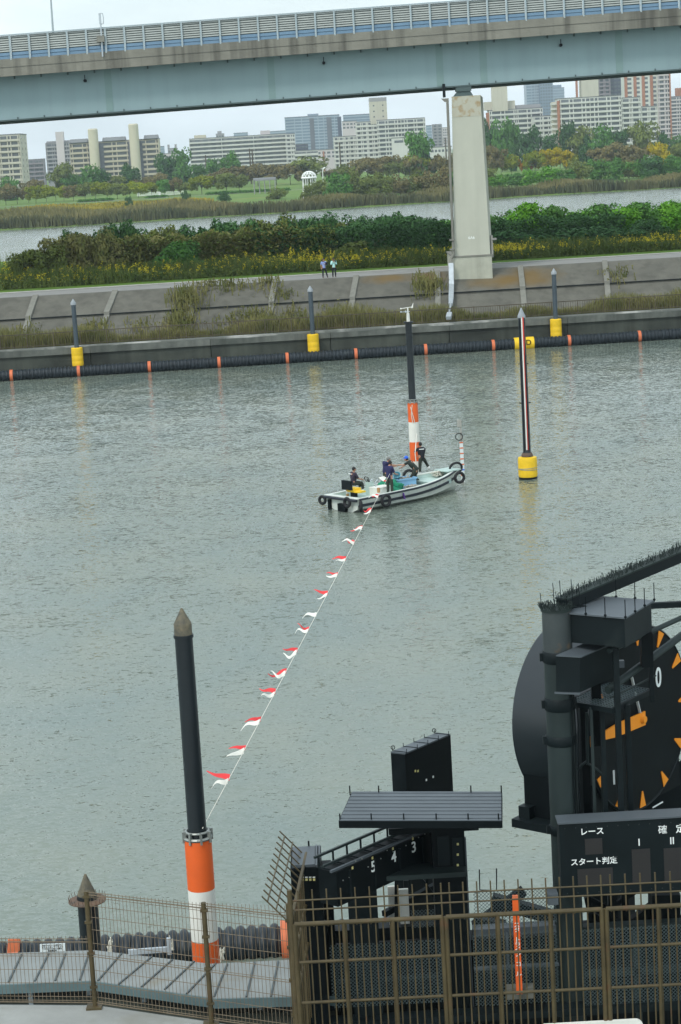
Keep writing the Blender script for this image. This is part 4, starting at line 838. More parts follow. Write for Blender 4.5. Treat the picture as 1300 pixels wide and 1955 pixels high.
def upole(px, yt, Y, label):
    p = at(px, yt, Y); z0 = gz(p.x, Y); t = thing('utility_pole', label, 'utility pole', (p.x, Y, z0), None)
    m = MB(); m.tube((p.x, Y, z0 - .2), (p.x, Y, p.z), .42, .3, 8); m.build('shaft', M['railm'], t)
    for k in (.6, 2.2): m = MB(); m.box(p.x - 1.5, p.x + 1.5, Y - .1, Y + .1, p.z - k - .2, p.z - k); m.build('crossarm', M['railm'], t)
upole(476, 284, 1100, 'left of the two dark utility poles before the long white block'); upole(481, 285, 1100, 'right of the two dark utility poles before the long white block')
upole(648, 272, 1150, 'dark utility pole in front of the stepped white apartment wings'); upole(392, 296, 1120, 'short thick dark pole left of the dome-shaped evergreen')
upole(850, 263, 1150, 'dark utility pole just left of the bridge pier')
m = MB()
for (xa, xb, yy, Y) in [(262, 306, 374, 905), (300, 350, 370, 890)]:
    A_ = at(xa, yy, Y); B_ = at(xb, yy - 3, Y); z = gz(A_.x, Y)
    m.bar((A_.x, Y, z + 1.4), (B_.x, Y, z + 1.4), .12); m.bar((A_.x, Y, z + .3), (B_.x, Y, z + .3), .12)
    for k in range(30): x = A_.x + (B_.x - A_.x) * k / 29; m.bar((x, Y, z - .1), (x, Y, z + 1.4), .14)
tag(m.build('park_fence', MG), 'pale picket fence seen between the small trees on the left lawn', 'fence')
t = thing('street_lamp', 'white curved park lamp rising beside the gazebo', 'street lamp', (at(616, 330, 800).x, 800, 3))
p = at(618, 322, 800); m = MB(); m.tube((p.x - .5, 800, 3), (p.x - .5, 800, p.z - .8), .13, n=8); m.build('shaft', MG, t); m = MB(); m.path([(p.x - .5, 800, p.z - .8), (p.x - .2, 800, p.z), (p.x + .6, 800, p.z + .5)], [.1, .35, .2], 8); m.build('lamp_head', MG, t)

# ------------------------------------------------------------------ floating pipe fenders
def corrugated(name, label, a, b, r, pitch, dep, bands, n=18, bandw=.25):
    a = Vector(a); b = Vector(b); Ln = (b - a).length; d = (b - a) / Ln
    t = thing(name, label, 'pipe float', tuple(a + (b - a) * .5))
    cnt = int(Ln / pitch); pts = []; rr = []
    for i in range(cnt):
        for f, q in (((0, r - dep), (.18, r), (.62, r), (.8, r - dep)) if pitch > .27 else ((0, r - dep), (.12, r - dep * .35), (.3, r), (.5, r), (.68, r - dep * .35), (.8, r - dep))): pts.append(a + d * ((i + f) * pitch)); rr.append(q)
    m = MB(); m.path(pts, rr, n); m.build('corrugated_pipe', M['pipe'], t, 'auto')
    for s in bands:
        m = MB(); c = a + d * s; m.tube(c - d * bandw / 2, c + d * bandw / 2, r + .02, n=n); m.build('orange_band', M['floatband'], t, 'auto')
    return t, a, d
M['floatband'] = mat('float_band_orange', (.58, .15, .06), .6, .12, 3)
ZF = .40; DF = -1.5
fa, fb = B(-45, DF, ZF), B(45, DF, ZF)
bs = []
for px, py in [(22, 716), (150, 706), (285, 698), (418, 691), (548, 682), (679, 675), (812, 666), (941, 658), (1086, 652), (1220, 641)]:
    p = hitd(px, py, DF); bs.append(sd_of(p)[0] + 45)
t, a_, d_ = corrugated('pipe_float', 'long black corrugated float with orange bands along the far river wall', fa, fb, .47, .3, .07, bs)
p = hitd(1000, 655, DF); s_ = sd_of(p)[0] + 45; c = a_ + d_ * s_
m = MB(); m.tube(c - d_ * .82, c + d_ * .82, .55, n=18); sl = m.build('marker_sleeve', M['yellow2'] if 'yellow2' in M else M['yellow'], t, 'auto')
textmesh('letter', 'D', .62, M['black'], c + Vector((.35, -.56, .12)), (1, 0, 0), (0, .25, .97), t, .01)
# piles behind the far float
for px, py0, pyt, xc, lab in [(149, 698, 570, 149, 'at far left below the slope'), (599, 672, 545, 599, 'left of the bridge pier'), (1062, 643, 512, 1062, 'right of the bridge pier')]:
    p = hitd(px, py0, -.62); q = hitd(px, pyt, -.62)
    t = thing('mooring_pile', 'grey pile with yellow float against the far wall ' + lab, 'pile', (p.x, p.y, 0), 'piles against the far wall')
    zt = q.z; m = MB(); m.lathe((p.x, p.y, 0), [(.19, -1), (.19, zt - .5)], 16); m.build('shaft', M['pole2'], t, 'auto')
    m = MB(); m.lathe((p.x, p.y, 0), [(.23, zt - .5), (.23, zt - .32), (.02, zt)], 16); m.build('cone_cap', M['cone2'], t, 'auto')
    m = MB(); m.lathe((p.x, p.y, p.z), [(.46, 0), (.48, .05), (.48, .35), (.465, .4), (.48, .45), (.48, .8), (.465, .85), (.48, .9), (.48, 1.45), (.44, 1.5)], 20); m.build('float_collar', M['yellow'], t, 'auto')

# ------------------------------------------------------------------ mid-river poles
def banded_pole(name, label, px, py, Y, ztip, top):
    p = at(px, py, Y); x, y = p.x, Y
    t = thing(name, label, 'pole', (x, y, 0))
    for k, (z0, z1, mm) in enumerate([(3.19, 4.18, 'orange'), (2.16, 3.187, 'white'), (1.17, 2.157, 'orange'), (.28, 1.167, 'white'), (-1.5, .277, 'algae')]):
        m = MB(); m.lathe((x, y, 0), [(.262, z0), (.262, z1)], 24); m.build('band', M[mm], t, 'auto')
    m = MB(); m.lathe((x, y, 0), [(.20, 4.19), (.20, 4.22), (.18, 4.36), (.17, ztip - .52 if top == 'cone' else ztip - .35)], 24); m.build('upper_tube', M['pole'], t, 'auto')
    m = MB(); m.torus((x, y, 4.22), (0, 0, 1), .25, .035, 24, 6); m.torus((x, y, 4.34), (0, 0, 1), .22, .025, 24, 6)
    for i in range(8):
        a = 2 * pi * i / 8 + .3; m.obox((x + .265 * cos(a), y + .265 * sin(a)), Vector((cos(a), sin(a), 0)), Vector((-sin(a), cos(a), 0)), .035, .02, 4.14, 4.36)
    m.build('clamp_collar', M['steel'], t)
    if top == 'cone':
        m = MB(); m.lathe((x, y, 0), [(.17, ztip - .52), (.17, ztip - .31), (.165, ztip - .29), (.015, ztip)], 24); m.build('cone_cap', M['cone'], t, 'auto')
        m = MB(); m.lathe((x, y, 0), [(.19, ztip - .57), (.19, ztip - .51)], 24); m.build('seam_ring', M['pole'], t, 'auto')
    return t, x, y
TN, nx, ny = banded_pole('banded_pole', 'near tall pole, black above orange and white bands, with weathered cone tip', 381, 1650, 38.6, 8.72, 'cone')
TF, fx, fy = banded_pole('banded_pole', 'orange and white banded pole behind the boat, topped by a small wind vane', 789, 800, 106.5, 8.68, 'vane')
m = MB(); m.tube((fx, fy, 8.25), (fx, fy, 8.33), .24, n=16); m.build('top_plate', M['pole'], TF)
va = thing('anemometer', 'white wind vane and anemometer on top of the banded pole behind the boat', 'wind vane', (fx, fy, 8.33))
m = MB(); m.tube((fx, fy, 8.33), (fx, fy, 8.75), .09, .07, 8); m.tube((fx, fy, 8.75), (fx, fy, 9.05), .035, n=6); m.build('mast', M['white'], va)
m = MB(); m.bar((fx - .36, fy, 9.0), (fx + .24, fy, 9.06), .03); m.prism([(fx + .16, fy, 9.0), (fx + .3, fy, 9.28), (fx + .27, fy, 9.0)], (0, .02, 0)); m.ball((fx - .35, fy, 9.0), .04); m.build('vane', M['white'], va)
m = MB(); m.bar((fx - .1, fy - .3, 8.8), (fx - .1, fy + .3, 8.8), .03); m.bar((fx - .35, fy, 8.83), (fx + .1, fy, 8.83), .03)
for q in ((-.35, 0), (-.1, -.3), (-.1, .3)): m.ball((fx + q[0], fy + q[1], 8.83), .04)
m.build('cups', M['galv'], va)
m = MB(); m.path([(fx - .03, fy - .275, 4.1), (fx - .1, fy - .29, 3.6), (fx - .05, fy - .28, 3.15)], .02, 5); m.path([(fx - .12, fy - .275, 4.0), (fx + .03, fy - .29, 3.3), (fx + .06, fy - .28, 3.15)], .02, 5)
m.build('hanging_rope', M['rope'], TF)
# striped pole with yellow float
p = at(1008, 908, 106); x, y = p.x, 106
t = thing('striped_pole', 'tall black pole with white and red stripe standing in a yellow float', 'pole', (x, y, 0)); zt = at(989, 588, 106).z
m = MB(); m.lathe((x, y, 0), [(.23, -1), (.23, 1.35), (.2, 1.4), (.17, zt - .5)], 20); m.build('shaft', M['pole'], t, 'auto')
m = MB(); m.lathe((x, y, 0), [(.2, zt - .5), (.2, zt - .4), (.02, zt)], 20); m.build('cone_cap', M['cone2'], t, 'auto')
for off, mm in ((-.045, 'white'), (.045, 'redp')):
    m = MB(); m.bar((x + off * .9 + .02, y - .205, 1.5), (x + off * .7 + .02, y - .185, zt - .45), .062, .02); m.build('stripe', M[mm], t)
m = MB(); m.bar((x + .09, y - .21, 1.5), (x + .07, y - .17, zt - .5), .05, .02); m.bar((x - .15, y - .16, 1.4), (x - .12, y - .12, zt - .6), .03, .03)
m.bar((x - .3, y, 3.9), (x + .3, y, 3.9), .05); m.bar((x - .26, y, 5.9), (x + .26, y, 5.9), .04); m.build('guide_rail', M['black2'], t)
m = MB(); m.lathe((x, y, 0), [(.3, 1.15), (.3, 1.22), (.2, 1.4)], 20); m.build('flange', M['rustdisc'], t, 'auto')
m = MB(); pr_ = [(.46, .1)] + [(.485 + .008 * (i % 2), .1 + i * .11) for i in range(1, 9)] + [(.47, 1.1), (.2, 1.14)]; m.lathe((x, y, 0), pr_, 24); m.build('float_collar', M['yellow'], t, 'auto')
m = MB(); m.lathe((x, y, 0), [(.47, -.1), (.48, .098)], 24); m.build('waterline_band', M['black2'], t, 'auto')
m = MB(); m.torus((x, y, .5), (.05, 0, 1), .5, .018, 24, 5); m.torus((x, y, .56), (-.05, .03, 1), .5, .014, 24, 5); m.build('lashing_rope', M['steel'], t)
# taped gauge stake
p = at(884, 920, 105.4); x, y = p.x, 105.4
t = thing('gauge_stake', 'thin stake with orange and blue tape rings right of the boat', 'stake', (x, y, 0))
m = MB(); m.bar((x, y, -.6), (x, y, 3.3), .09, .09); m.build('stake', M['conc'], t)
m = MB(); m.bar((x, y - .02, .12), (x, y - .02, 2.18), .17, .1); m.build('white_sleeve', M['signw'], t)
for k, z in enumerate((2.14, 1.86, 1.58, 1.3, 1.02, .74, .46)):
    m = MB(); m.bar((x, y - .022, z - .03), (x, y - .022, z + .035), .185, .115); m.build('tape_ring', BM['blue'] if False else (M['capb'] if k == 5 else M['floatband']), t)
m = MB(); m.box(x - .16, x + .05, y - .1, y + .1, 2.95, 3.3); m.bar((x - .65, y, 2.62), (x, y, 2.62), .03); m.build('bracket', M['conc'], t)
m = MB(); m.torus((x - .1, y - .1, 2.45), (0, 1, 0), .18, .025, 14, 5); m.build('coiled_cable', M['rubber'], t)
# near rat-guard post
p = at(178, 1800, 39.2); x, y = p.x - .05, 39.2
t = thing('guarded_post', 'dark mooring post with cone top and a rusty round guard disc', 'post', (x, y, 0))
zt = at(175, 1668, 39.2).z
m = MB(); m.lathe((x, y, 0), [(.205, -1), (.2, zt - .42)], 20); m.build('shaft', M['pole'], t, 'auto')
m = MB(); m.lathe((x, y, 0), [(.195, zt - .55), (.19, zt - .42), (.02, zt)], 20); m.build('cone_cap', M['cone'], t, 'auto')
m = MB(); m.lathe((x, y, 0), [(.21, zt - .56), (.37, zt - .55), (.37, zt - .53), (.21, zt - .5)], 28)
for i in range(26): a = 2 * pi * i / 26; m.bar((x + .35 * cos(a), y + .35 * sin(a), zt - .54), (x + .37 * cos(a), y + .37 * sin(a), zt - .44), .008)
m.build('guard_disc', M['rustdisc'], t)
# near floats
q0 = at(-60, 1812, 44.6); q1 = at(620, 1780, 44.6)
zc = .2
yf = 43.05
fx0, fx1 = at(0, 1800, yf).x, at(640, 1800, yf).x
pa = Vector((fx0 - 3, yf - .05, zc)); pb = Vector((fx1 + 1.5, yf + .25, zc))
bands = [(at(px, 1800, yf).x - pa.x) for px in (26,)]
t, a_, d_ = corrugated('pipe_float', 'near black corrugated float behind the walkway, seen left of the fence corner', pa, pb, .42, .245, .075, bands, 24, .22)
c = a_ + d_ * (at(545, 1800, yf).x - pa.x); m = MB(); m.tube(c - d_ * .09, c + d_ * .12, .47, n=24); m.build('orange_ring', M['floatband'], t, 'auto')
for px, py in ((210, 1808), (325, 1800), (424, 1822)):
    q = at(px, py, yf - .55); m = MB(); R = random.Random(px)
    for k in range(5): m.path([q + Vector((R.uniform(-.06, .06), R.uniform(-.03, .03), R.uniform(-.2, .22))) for _ in range(4)], .018, 5)
    o = m.build('rope_knot', M['rope']); tag(o, {210: 'white rope knot on the float just right of the guarded post', 325: 'thin white rope tie hanging on the float between the fence posts', 424: 'white cloth-like rope bundle at the foot of the near banded pole'}[px], 'rope')

# ------------------------------------------------------------------ pennant line
A_ = Vector((nx + .12, ny - .2, 4.45)); B_ = at(748, 897, 101.5)
def rope_pt(tt, sag=0.05): p = A_.lerp(B_, tt); p.z -= 4 * sag * tt * (1 - tt); return p
def proj(p):
    d = Vector(p) - CAM; a = d.x; b = d.dot(up0); c = d.dot(fw); a, b = a * F / c, b * F / c
    u, v = a * cr - b * sr, a * sr + b * cr; return 650 + u, 977.5 - v
kn = [(427, 1490), (457, 1433), (484, 1377), (509, 1325), (534, 1285), (553, 1245), (573, 1203), (588, 1173), (606, 1135), (621, 1098), (640, 1068), (659, 1037), (678, 1008), (697, 975), (712, 948)]
pn = thing('pennant_line', 'long string of small red and white pennants from the near pole to the boat', 'bunting', tuple(A_))
m = MB(); m.path([rope_pt(i / 60) for i in range(61)], .009, 6); m.build('rope', M['rope'], pn)
for i, (kx, ky) in enumerate(kn):
    best = min(range(1, 600), key=lambda q: abs(proj(rope_pt(q / 600))[1] - ky)) / 600
    R = random.Random(i * 5 + 2)
    dt = .0028
    for j, mm in enumerate(('red', 'white')):
        if i == 7 and j == 0: continue
        p0 = rope_pt(best + dt * 1.6 * (1 - j)); p1 = rope_pt(best + dt * 1.6 * (1 - j) - dt)
        Ln = R.uniform(.34, .56); up = Vector((0, 0, 1)); vs = []; fs = []
        R_f = R.uniform(3, 8); base = (p1 - p0); n = 8; ph = R.uniform(0, 6); am = R.uniform(.015, .10); dirx = Vector((-1, R.uniform(-.45, .35), R.uniform(-.4, .12) if j else R.uniform(-.12, .38))).normalized()
        if i > 10: dirx = Vector((-.8, .1, R.uniform(-.5, .4))).normalized(); am *= 1.8
        th = Vector((0, .003, 0))
        W = R.uniform(.11, .16)
        for k in range(n + 1):
            f = k / n; c = p0 + dirx * Ln * f * .92 + Vector((0, 1, 0)) * am * sin(ph + f * R_f) * f + up * am * 1.3 * sin(ph + 1.5 + f * 5) * f
            hw_ = W * .5 * (1 - f * .88); u2 = Vector((0.15, .5, .85)).normalized()
            vs += [c + u2 * hw_ - th, c - u2 * hw_ - th]
            if k: o = (k - 1) * 2; fs.append((o, o + 1, o + 3, o + 2))
        nv = len(vs); vs += [v + th * 2 for v in vs]; fs += [tuple(q + nv for q in f)[::-1] for f in fs]
        m = MB(); m.add(vs, fs); m.build('pennant', M[mm], pn)

# ------------------------------------------------------------------ people
def skin(parts, mt, name, parent, sub=1, extra=None):
    """parts: list of chains [(x,y,z,r),...]; the first point of later chains may be an index into the vertex list"""
    V = []; E = []; Rr = []
    for ch in parts:
        prev = None
        for q in ch:
            if isinstance(q, int): prev = q; continue
            V.append(q[:3]); Rr.append(q[3]); i = len(V) - 1
            if prev is not None: E.append((prev, i))
            prev = i
    me = bpy.data.meshes.new(name); me.from_pydata(V, E, []); o = bpy.data.objects.new(name, me); COL.objects.link(o)
    md = o.modifiers.new('s', 'SKIN'); sv = me.skin_vertices[0].data
    for i, r in enumerate(Rr): sv[i].radius = (r, r) if not isinstance(r, tuple) else r; sv[i].use_root = (i == 0)
    md.use_smooth_shade = True
    ss = o.modifiers.new('d', 'SUBSURF'); ss.levels = sub; ss.render_levels = sub
    dg = bpy.context.evaluated_depsgraph_get(); dg.update(); m2 = bpy.data.meshes.new_from_object(o.evaluated_get(dg))
    bpy.data.objects.remove(o)
    if extra:
        mb = MB(); mb.v = [tuple(v.co) for v in m2.vertices]; mb.f = [tuple(p.vertices) for p in m2.polygons]; extra(mb); m3 = mb.mesh(name, None, True); m2 = m3
    m2.materials.clear(); m2.materials.append(mt); m2.name = name
    o = bpy.data.objects.new(name, m2); COL.objects.link(o); o.parent = parent; return o
def person(label, loc, yaw, J, shirt, pants, boots=None, cap=None, hair='hair', sleeve=.55, h=1.7, group=None, text=False, glove=False, bootcol='boots'):
    """J: joints in local metres (x right, y forward, z up) for hip, chest, neck, head, and left/right shoulder-elbow-hand, hip-knee-foot"""
    t = thing('person', label, 'person', loc, group); t.rotation_euler = (0, 0, yaw)
    ORG[t.name] = (0, 0, 0)
    g = {k: Vector(v) for k, v in J.items()}
    hip, che, nk, hd = g['hip'], g['chest'], g['neck'], g['head']
    rt = Vector(g.get('rt', (1, 0, 0))).normalized()
    body = [[(*hip, .13), (*(hip.lerp(che, .5)), .13), (*che, .15), (*nk, .055), (*(nk.lerp(hd, .5)), .06)]]
    def hand(w_, d_, chain):
        d_ = d_.normalized(); s_ = d_.cross(Vector((0, 0, 1)));
        if s_.length < .1: s_ = Vector((1, 0, 0))
        s_.normalize(); dn = s_.cross(d_)
        base = len_acc[0]; pc = w_ + d_ * .07
        chain.append((*pc, .034)); chains = []; return chain, [(pc + s_ * o + d_ * .02, d_, dn, l, s_ * o) for o, l in ((-.03, .07), (-.01, .085), (.01, .08), (.03, .065))] + [(w_ + d_ * .03 - s_ * .03, (d_ - s_ * .9).normalized(), dn, .06, Vector((0, 0, 0)))]
    len_acc = [0]; idx = 5; fingers = []
    for sd_ in ('l', 'r'):
        S, E_, H = g['sh' + sd_], g['el' + sd_], g['ha' + sd_]
        ch = [2, (*S, .062), (*(S.lerp(E_, .5)), .05), (*E_, .042), (*(E_.lerp(H, .5)), .037), (*H, .027)]
        ch, fg = hand(H, H - E_, ch); body.append(ch); idx += 6; pi_ = idx - 1
        for (b0, d_, dn, l, of) in fg:
            body.append([pi_, (*b0, .011), (*(b0 + d_ * l * .5 - dn * .012), .0095), (*(b0 + d_ * l * .9 - dn * .035), .008)]); idx += 3
    for sd_ in ('l', 'r'):
        Hj, K, Ft = g['hp' + sd_], g['kn' + sd_], g['ft' + sd_]; fw_ = Vector(g.get('toe' + sd_, (0, .2, -.04)))
        body.append([0, (*Hj, .09), (*(Hj.lerp(K, .5)), .075), (*K, .056), (*(K.lerp(Ft, .5)), .05), (*Ft, .04), (*(Ft + fw_ * .6), .04), (*(Ft + fw_), .03)])
    fd = Vector(g.get('face', (0, 1, 0))).normalized()
    def head(mb):
        c = hd + Vector((0, 0, .0)); sdv = fd.cross(Vector((0, 0, 1))).normalized()
        mb.ball(c, .078, .088, .115, 14, 10); mb.ball(c + fd * .088 + Vector((0, 0, -.012)), .014, .016, .024, 6, 5)
        mb.ball(c + fd * .078 + Vector((0, 0, -.055)), .024, .016, .009, 6, 4)
        for q in (-1, 1): mb.ball(c + sdv * .08 * q, .014, .02, .03, 6, 5); mb.ball(c + sdv * .032 * q + fd * .078 + Vector((0, 0, .01)), .012, .01, .008, 6, 4)
    skin(body, M['skin'], 'body', t, 1, head)
    # shirt
    sh = [[(*(hip - (che - hip) * .28), .15), (*(hip + (che - hip) * .1), .158), (*(hip.lerp(che, .5)), .155), (*che, .18), (*(che.lerp(nk, .72)), .095)]]
    for sd_ in ('l', 'r'):
        S, E_, H = g['sh' + sd_], g['el' + sd_], g['ha' + sd_]; e = S.lerp(E_, min(1, sleeve * 1.7))
        c_ = [3, (*S, .082), (*(S.lerp(e, .5)), .07), (*e, .062)]
        if sleeve > .9: c_.append((*(E_.lerp(H, .85)), .05))
        sh.append(c_)
    skin(sh, M[shirt], 'shirt', t, 2)
    tr = [[(*(hip + (che - hip) * .12), .145), (*hip, .15)]]
    for sd_ in ('l', 'r'):
        Hj, K, Ft = g['hp' + sd_], g['kn' + sd_], g['ft' + sd_]
        tr.append([1, (*Hj, .112), (*(Hj.lerp(K, .5)), .096), (*K, .08), (*(K.lerp(Ft, .5)), .075), (*(K.lerp(Ft, .86)), .066)])
    skin(tr, M[pants], 'trousers', t, 2)
    for sd_ in ('l', 'r'):
        K, Ft = g['kn' + sd_], g['ft' + sd_]; fw_ = Vector(g.get('toe' + sd_, (0, .2, -.04))); top = K.lerp(Ft, .45 if boots == 'high' else .8)
        skin([[(*top, .084 if boots == 'high' else .05), (*(top.lerp(Ft, .6)), .075 if boots == 'high' else .052), (*Ft, .06), (*(Ft + fw_ * .6), .052), (*(Ft + fw_), .042)]], M[bootcol], 'boot', t, 1)
    m = MB(); sdv = fd.cross(Vector((0, 0, 1))).normalized(); c = hd - fd * .018 + Vector((0, 0, .035))
    prof = [(sin(pi * k / 8), -cos(pi * k / 8)) for k in range(2, 9)]
    if cap:
        m.lathe2(c + Vector((0, 0, .012)), [(sin(pi * k / 8), -cos(pi * k / 8)) for k in range(3, 9)], .098, .106, .105, 14)
        m.prism([c + fd * .08 + sdv * .07 + Vector((0, 0, .01)), c + fd * .19 + sdv * .045, c + fd * .19 - sdv * .045, c + fd * .08 - sdv * .07 + Vector((0, 0, .01))], (0, 0, .012)); m.build('cap', M[cap], t)
        m = MB(); m.lathe2(c - fd * .01 - Vector((0, 0, .03)), prof[:4], .09, .098, .09, 14); m.build('hair', M[hair], t, True)
    else: m.lathe2(c, prof, .094, .102, .105, 16); m.build('hair', M[hair], t, True)
    if text:
        b0 = che - fd * .21 + Vector((0, 0, .1)); m = MB()
        bk = -Vector(g.get('back', fd)); bk = -bk if False else bk
        b0 = che + bk.normalized() * .19 + Vector((0, 0, .13)); sd2 = bk.cross(Vector((0, 0, 1))).normalized(); m.bar(b0 - sd2 * .13, b0 + sd2 * .13, .02, .035); m.build('back_print', M['glyph'], t)
    return t
def stand(ar=None, **k):
    J = dict(hip=(0, 0, .9), chest=(0, 0, 1.25), neck=(0, 0, 1.44), head=(0, .02, 1.58), shl=(-.19, 0, 1.38), shr=(.19, 0, 1.38), ell=(-.24, -.02, 1.1), elr=(.24, -.02, 1.1), hal=(-.24, .08, .86), har=(.24, .08, .86),
             hpl=(-.09, 0, .86), hpr=(.09, 0, .86), knl=(-.11, .02, .48), knr=(.11, .02, .48), ftl=(-.12, 0, .06), ftr=(.12, 0, .06))
    J.update(k); return J
# on the path
for px, yy, yaw, lab, sh, J, kw in [
    (619, 525, pi + .2, 'person in a blue checked shirt on the far path, hand raised to the chest', 'shirtb', stand(elr=(-.0, .05, 1.1) and (.26, .02, 1.12), hal=(-.02, .2, 1.22), ell=(-.26, .06, 1.12), har=(.26, .1, .9), ftl=(-.28, 0, .06), knl=(-.18, .04, .48), hpl=(-.1, 0, .86)), dict(sleeve=.55)),
    (638, 524, pi, 'person in a pale mint jacket on the far path, both hands at the chin', 'shirtm', stand(hal=(-.05, .2, 1.36), ell=(-.25, .12, 1.12), har=(.05, .2, 1.36), elr=(.25, .12, 1.12), head=(0, .05, 1.56)), dict(sleeve=1))]:
    p = hitd(px, yy, 10.8)
    t = person(lab, (p.x, p.y, 6.14), yaw, J, sh, 'trousb', bootcol='t_black', **kw)
    if sh == 'shirtb': m = MB(); m.box(-.3, -.12, .1, .22, 1.12, 1.35); m.path([(-.2, .1, 1.3), (0, .12, 1.42), (.15, .05, 1.45)], .02, 5)
    else: m = MB(); m.box(-.2, -.11, -.05, .18, 1.15, 1.5); m.ball((0, .12, 1.54), .06, .03, .045)
    q = m.build('shoulder_bag' if sh == 'shirtb' else 'strap', M['t_black'], t); q.location = (0, 0, 0)

# ------------------------------------------------------------------ work boat
BA = radians(39.2); SO = Vector((.15, 99.3, 0)); bfx = Vector((cos(BA), sin(BA), 0)); bfy = Vector((-sin(BA), cos(BA), 0))
bo = thing('work_boat', 'open white and mint work boat with black rubbing strips carrying the flag crew', 'boat', tuple(SO)); bo.rotation_euler = (0, 0, BA); ORG[bo.name] = (0, 0, 0)
LB = 7.3
def sec(x):      # half beam, gunwale z, chine half beam, chine z, keel z
    f = x / LB
    hb = 1.30 * (1 - max(0, (f - .45) / .55) ** 2.3 * .86) * (.93 + .07 * min(1, f * 4))
    gz_ = .66 + .10 * f + .4 * max(0, f - .45) ** 1.5 * 1.6
    return hb, gz_, hb * (.88 - .25 * max(0, f - .6)), .16 + .5 * max(0, f - .6) ** 1.3, -.22 + .5 * max(0, f - .72) ** 1.2 * 2
N = 26
def hullpt(x, k, side):
    hb, g_, cb, cz, kz = sec(x); return [(x, side * hb, g_), (x, side * hb * .985, g_ - .16), (x, side * (hb * .5 + cb * .5), (g_ + cz) / 2), (x, side * cb, cz), (x, side * cb * .45, (cz + kz) / 2 - .05), (x, 0, kz)][k]
m = MB(); P = []
for i in range(N + 1):
    x = LB * i / N; P += [hullpt(x, k, 1) for k in range(6)] + [hullpt(x, k, -1) for k in range(4, -1, -1)]
fs = [(i * 11 + j, (i + 1) * 11 + j, (i + 1) * 11 + j + 1, i * 11 + j + 1) for i in range(N) for j in range(10)] + [tuple(range(11)), tuple(N * 11 + j for j in range(11))[::-1]]
m.add(P, fs); m.build('hull', M['hull'], bo, 'auto')
dz = .5
m = MB(); P = []
for i in range(N + 1):
    x = .12 + (LB - .3) * i / N; hb, g_, *_ = sec(x); zz = dz if x < 4.6 else dz + .06
    P += [(x, hb - .16, g_ - .01), (x, hb - .2, zz), (x, -hb + .2, zz), (x, -hb + .16, g_ - .01)]
m.add(P, [(i * 4 + j, i * 4 + j + 1, (i + 1) * 4 + j + 1, (i + 1) * 4 + j) for i in range(N) for j in range(3)]); m.build('deck', M['mint'], bo)
for s in (1, -1):
    m = MB(); P = []
    for i in range(N + 1):
        x = LB * i / N; hb, g_, *_ = sec(x); P += [(x, s * (hb - .17), g_), (x, s * (hb + .01), g_ + .0), (x, s * (hb + .01), g_ + .05), (x, s * (hb - .17), g_ + .05)]
    m.add(P, [(i * 4 + j, (i + 1) * 4 + j, (i + 1) * 4 + (j + 1) % 4, i * 4 + (j + 1) % 4) for i in range(N) for j in range(4)]); m.build('gunwale', M['hull'], bo)
    m = MB(); m.path([(LB * i / N, s * (sec(LB * i / N)[0] + .03), sec(LB * i / N)[1] - .0) for i in range(N + 1)], .05, 8); m.build('rub_strip', M['blackr'], bo, True)
    m = MB(); P = []
    for i in range(N + 1):
        x = LB * i / N; hb, g_, cb, cz, kz = sec(x); a0 = .46; yb = hb * .985 * .5 + (hb * .5 + cb * .5) * .5
        zt_, zb_ = g_ - .26, g_ - .38; P += [(x, s * (hb * .97 + .035), zt_), (x, s * (hb * .955 + .035), zb_), (x, s * (hb * .93), zb_), (x, s * (hb * .93), zt_)]
    m.add(P, [(i * 4 + j, (i + 1) * 4 + j, (i + 1) * 4 + (j + 1) % 4, i * 4 + (j + 1) % 4) for i in range(N) for j in range(4)]); m.build('lower_strip', M['blackr'], bo)
hb0 = sec(0)[0]
m = MB(); m.box(-.16, .14, -hb0, hb0, .66, .72); m.build('stern_cap', M['hull'], bo)
m = MB(); m.tube((-.17, -hb0, .62), (-.17, hb0, .62), .07, n=8); m.build('stern_strip', M['blackr'], bo)
m = MB(); m.box(-.2, -.02, -.35, .2, -.1, .38); m.box(-.14, -.01, hb0 - .35, hb0 - .2, -.1, .5); m.build('stern_bracket', M['black'], bo)
xb = LB - .02; hbx, gx_, *_ = sec(LB)
m = MB(); m.box(LB - .9, LB + .05, -hbx - .3, hbx + .3, gx_ + .0, gx_ + .05); m.build('bow_plate', M['mint'], bo)
m = MB(); m.box(LB - 2.3, LB - .9, -.75, .75, dz, dz + .22); m.build('bow_hatch', M['mint'], bo)
m = MB(); m.box(5.0, 5.12, -1.1, 1.1, dz, dz + .24); m.box(2.2, 2.32, -1.15, 1.15, dz, dz + .2); m.build('thwart', M['mint'], bo)
for (x, y) in ((1.05, .9), (1.55, -.85)):
    m = MB(); m.tube((x, y, dz), (x, y, dz + .48), .075, n=10); b_ = m.build('bollard', M['wood'], bo, 'auto'); m = MB(); m.tube((x, y, dz + .12), (x, y, dz + .25), .08, n=10); m.build('bollard_ring', M['white'], b_, 'auto')
m = MB(); m.box(.75, 1.25, .1, .62, dz + .35, dz + .45); m.box(.8, 1.2, -.3, .62, dz + .27, dz + .349); m.build('seat', M['yellow'], bo)
m = MB(); m.box(.62, .74, .12, .8, dz + .4, dz + .85); m.box(.9, 1.1, .2, .5, dz, dz + .35); m.build('seat_back', M['black2'], bo)
m = MB(); m.box(1.75, 2.0, .0, .35, dz, dz + .65); m.build('console', M['mint'], bo)
m = MB(); m.torus((1.72, .18, dz + .78), (1, 0, .5), .16, .02, 16, 5); m.bar((1.9, .18, dz + .6), (1.72, .18, dz + .78), .04); m.build('steering_wheel', M['black'], bo)
m = MB()
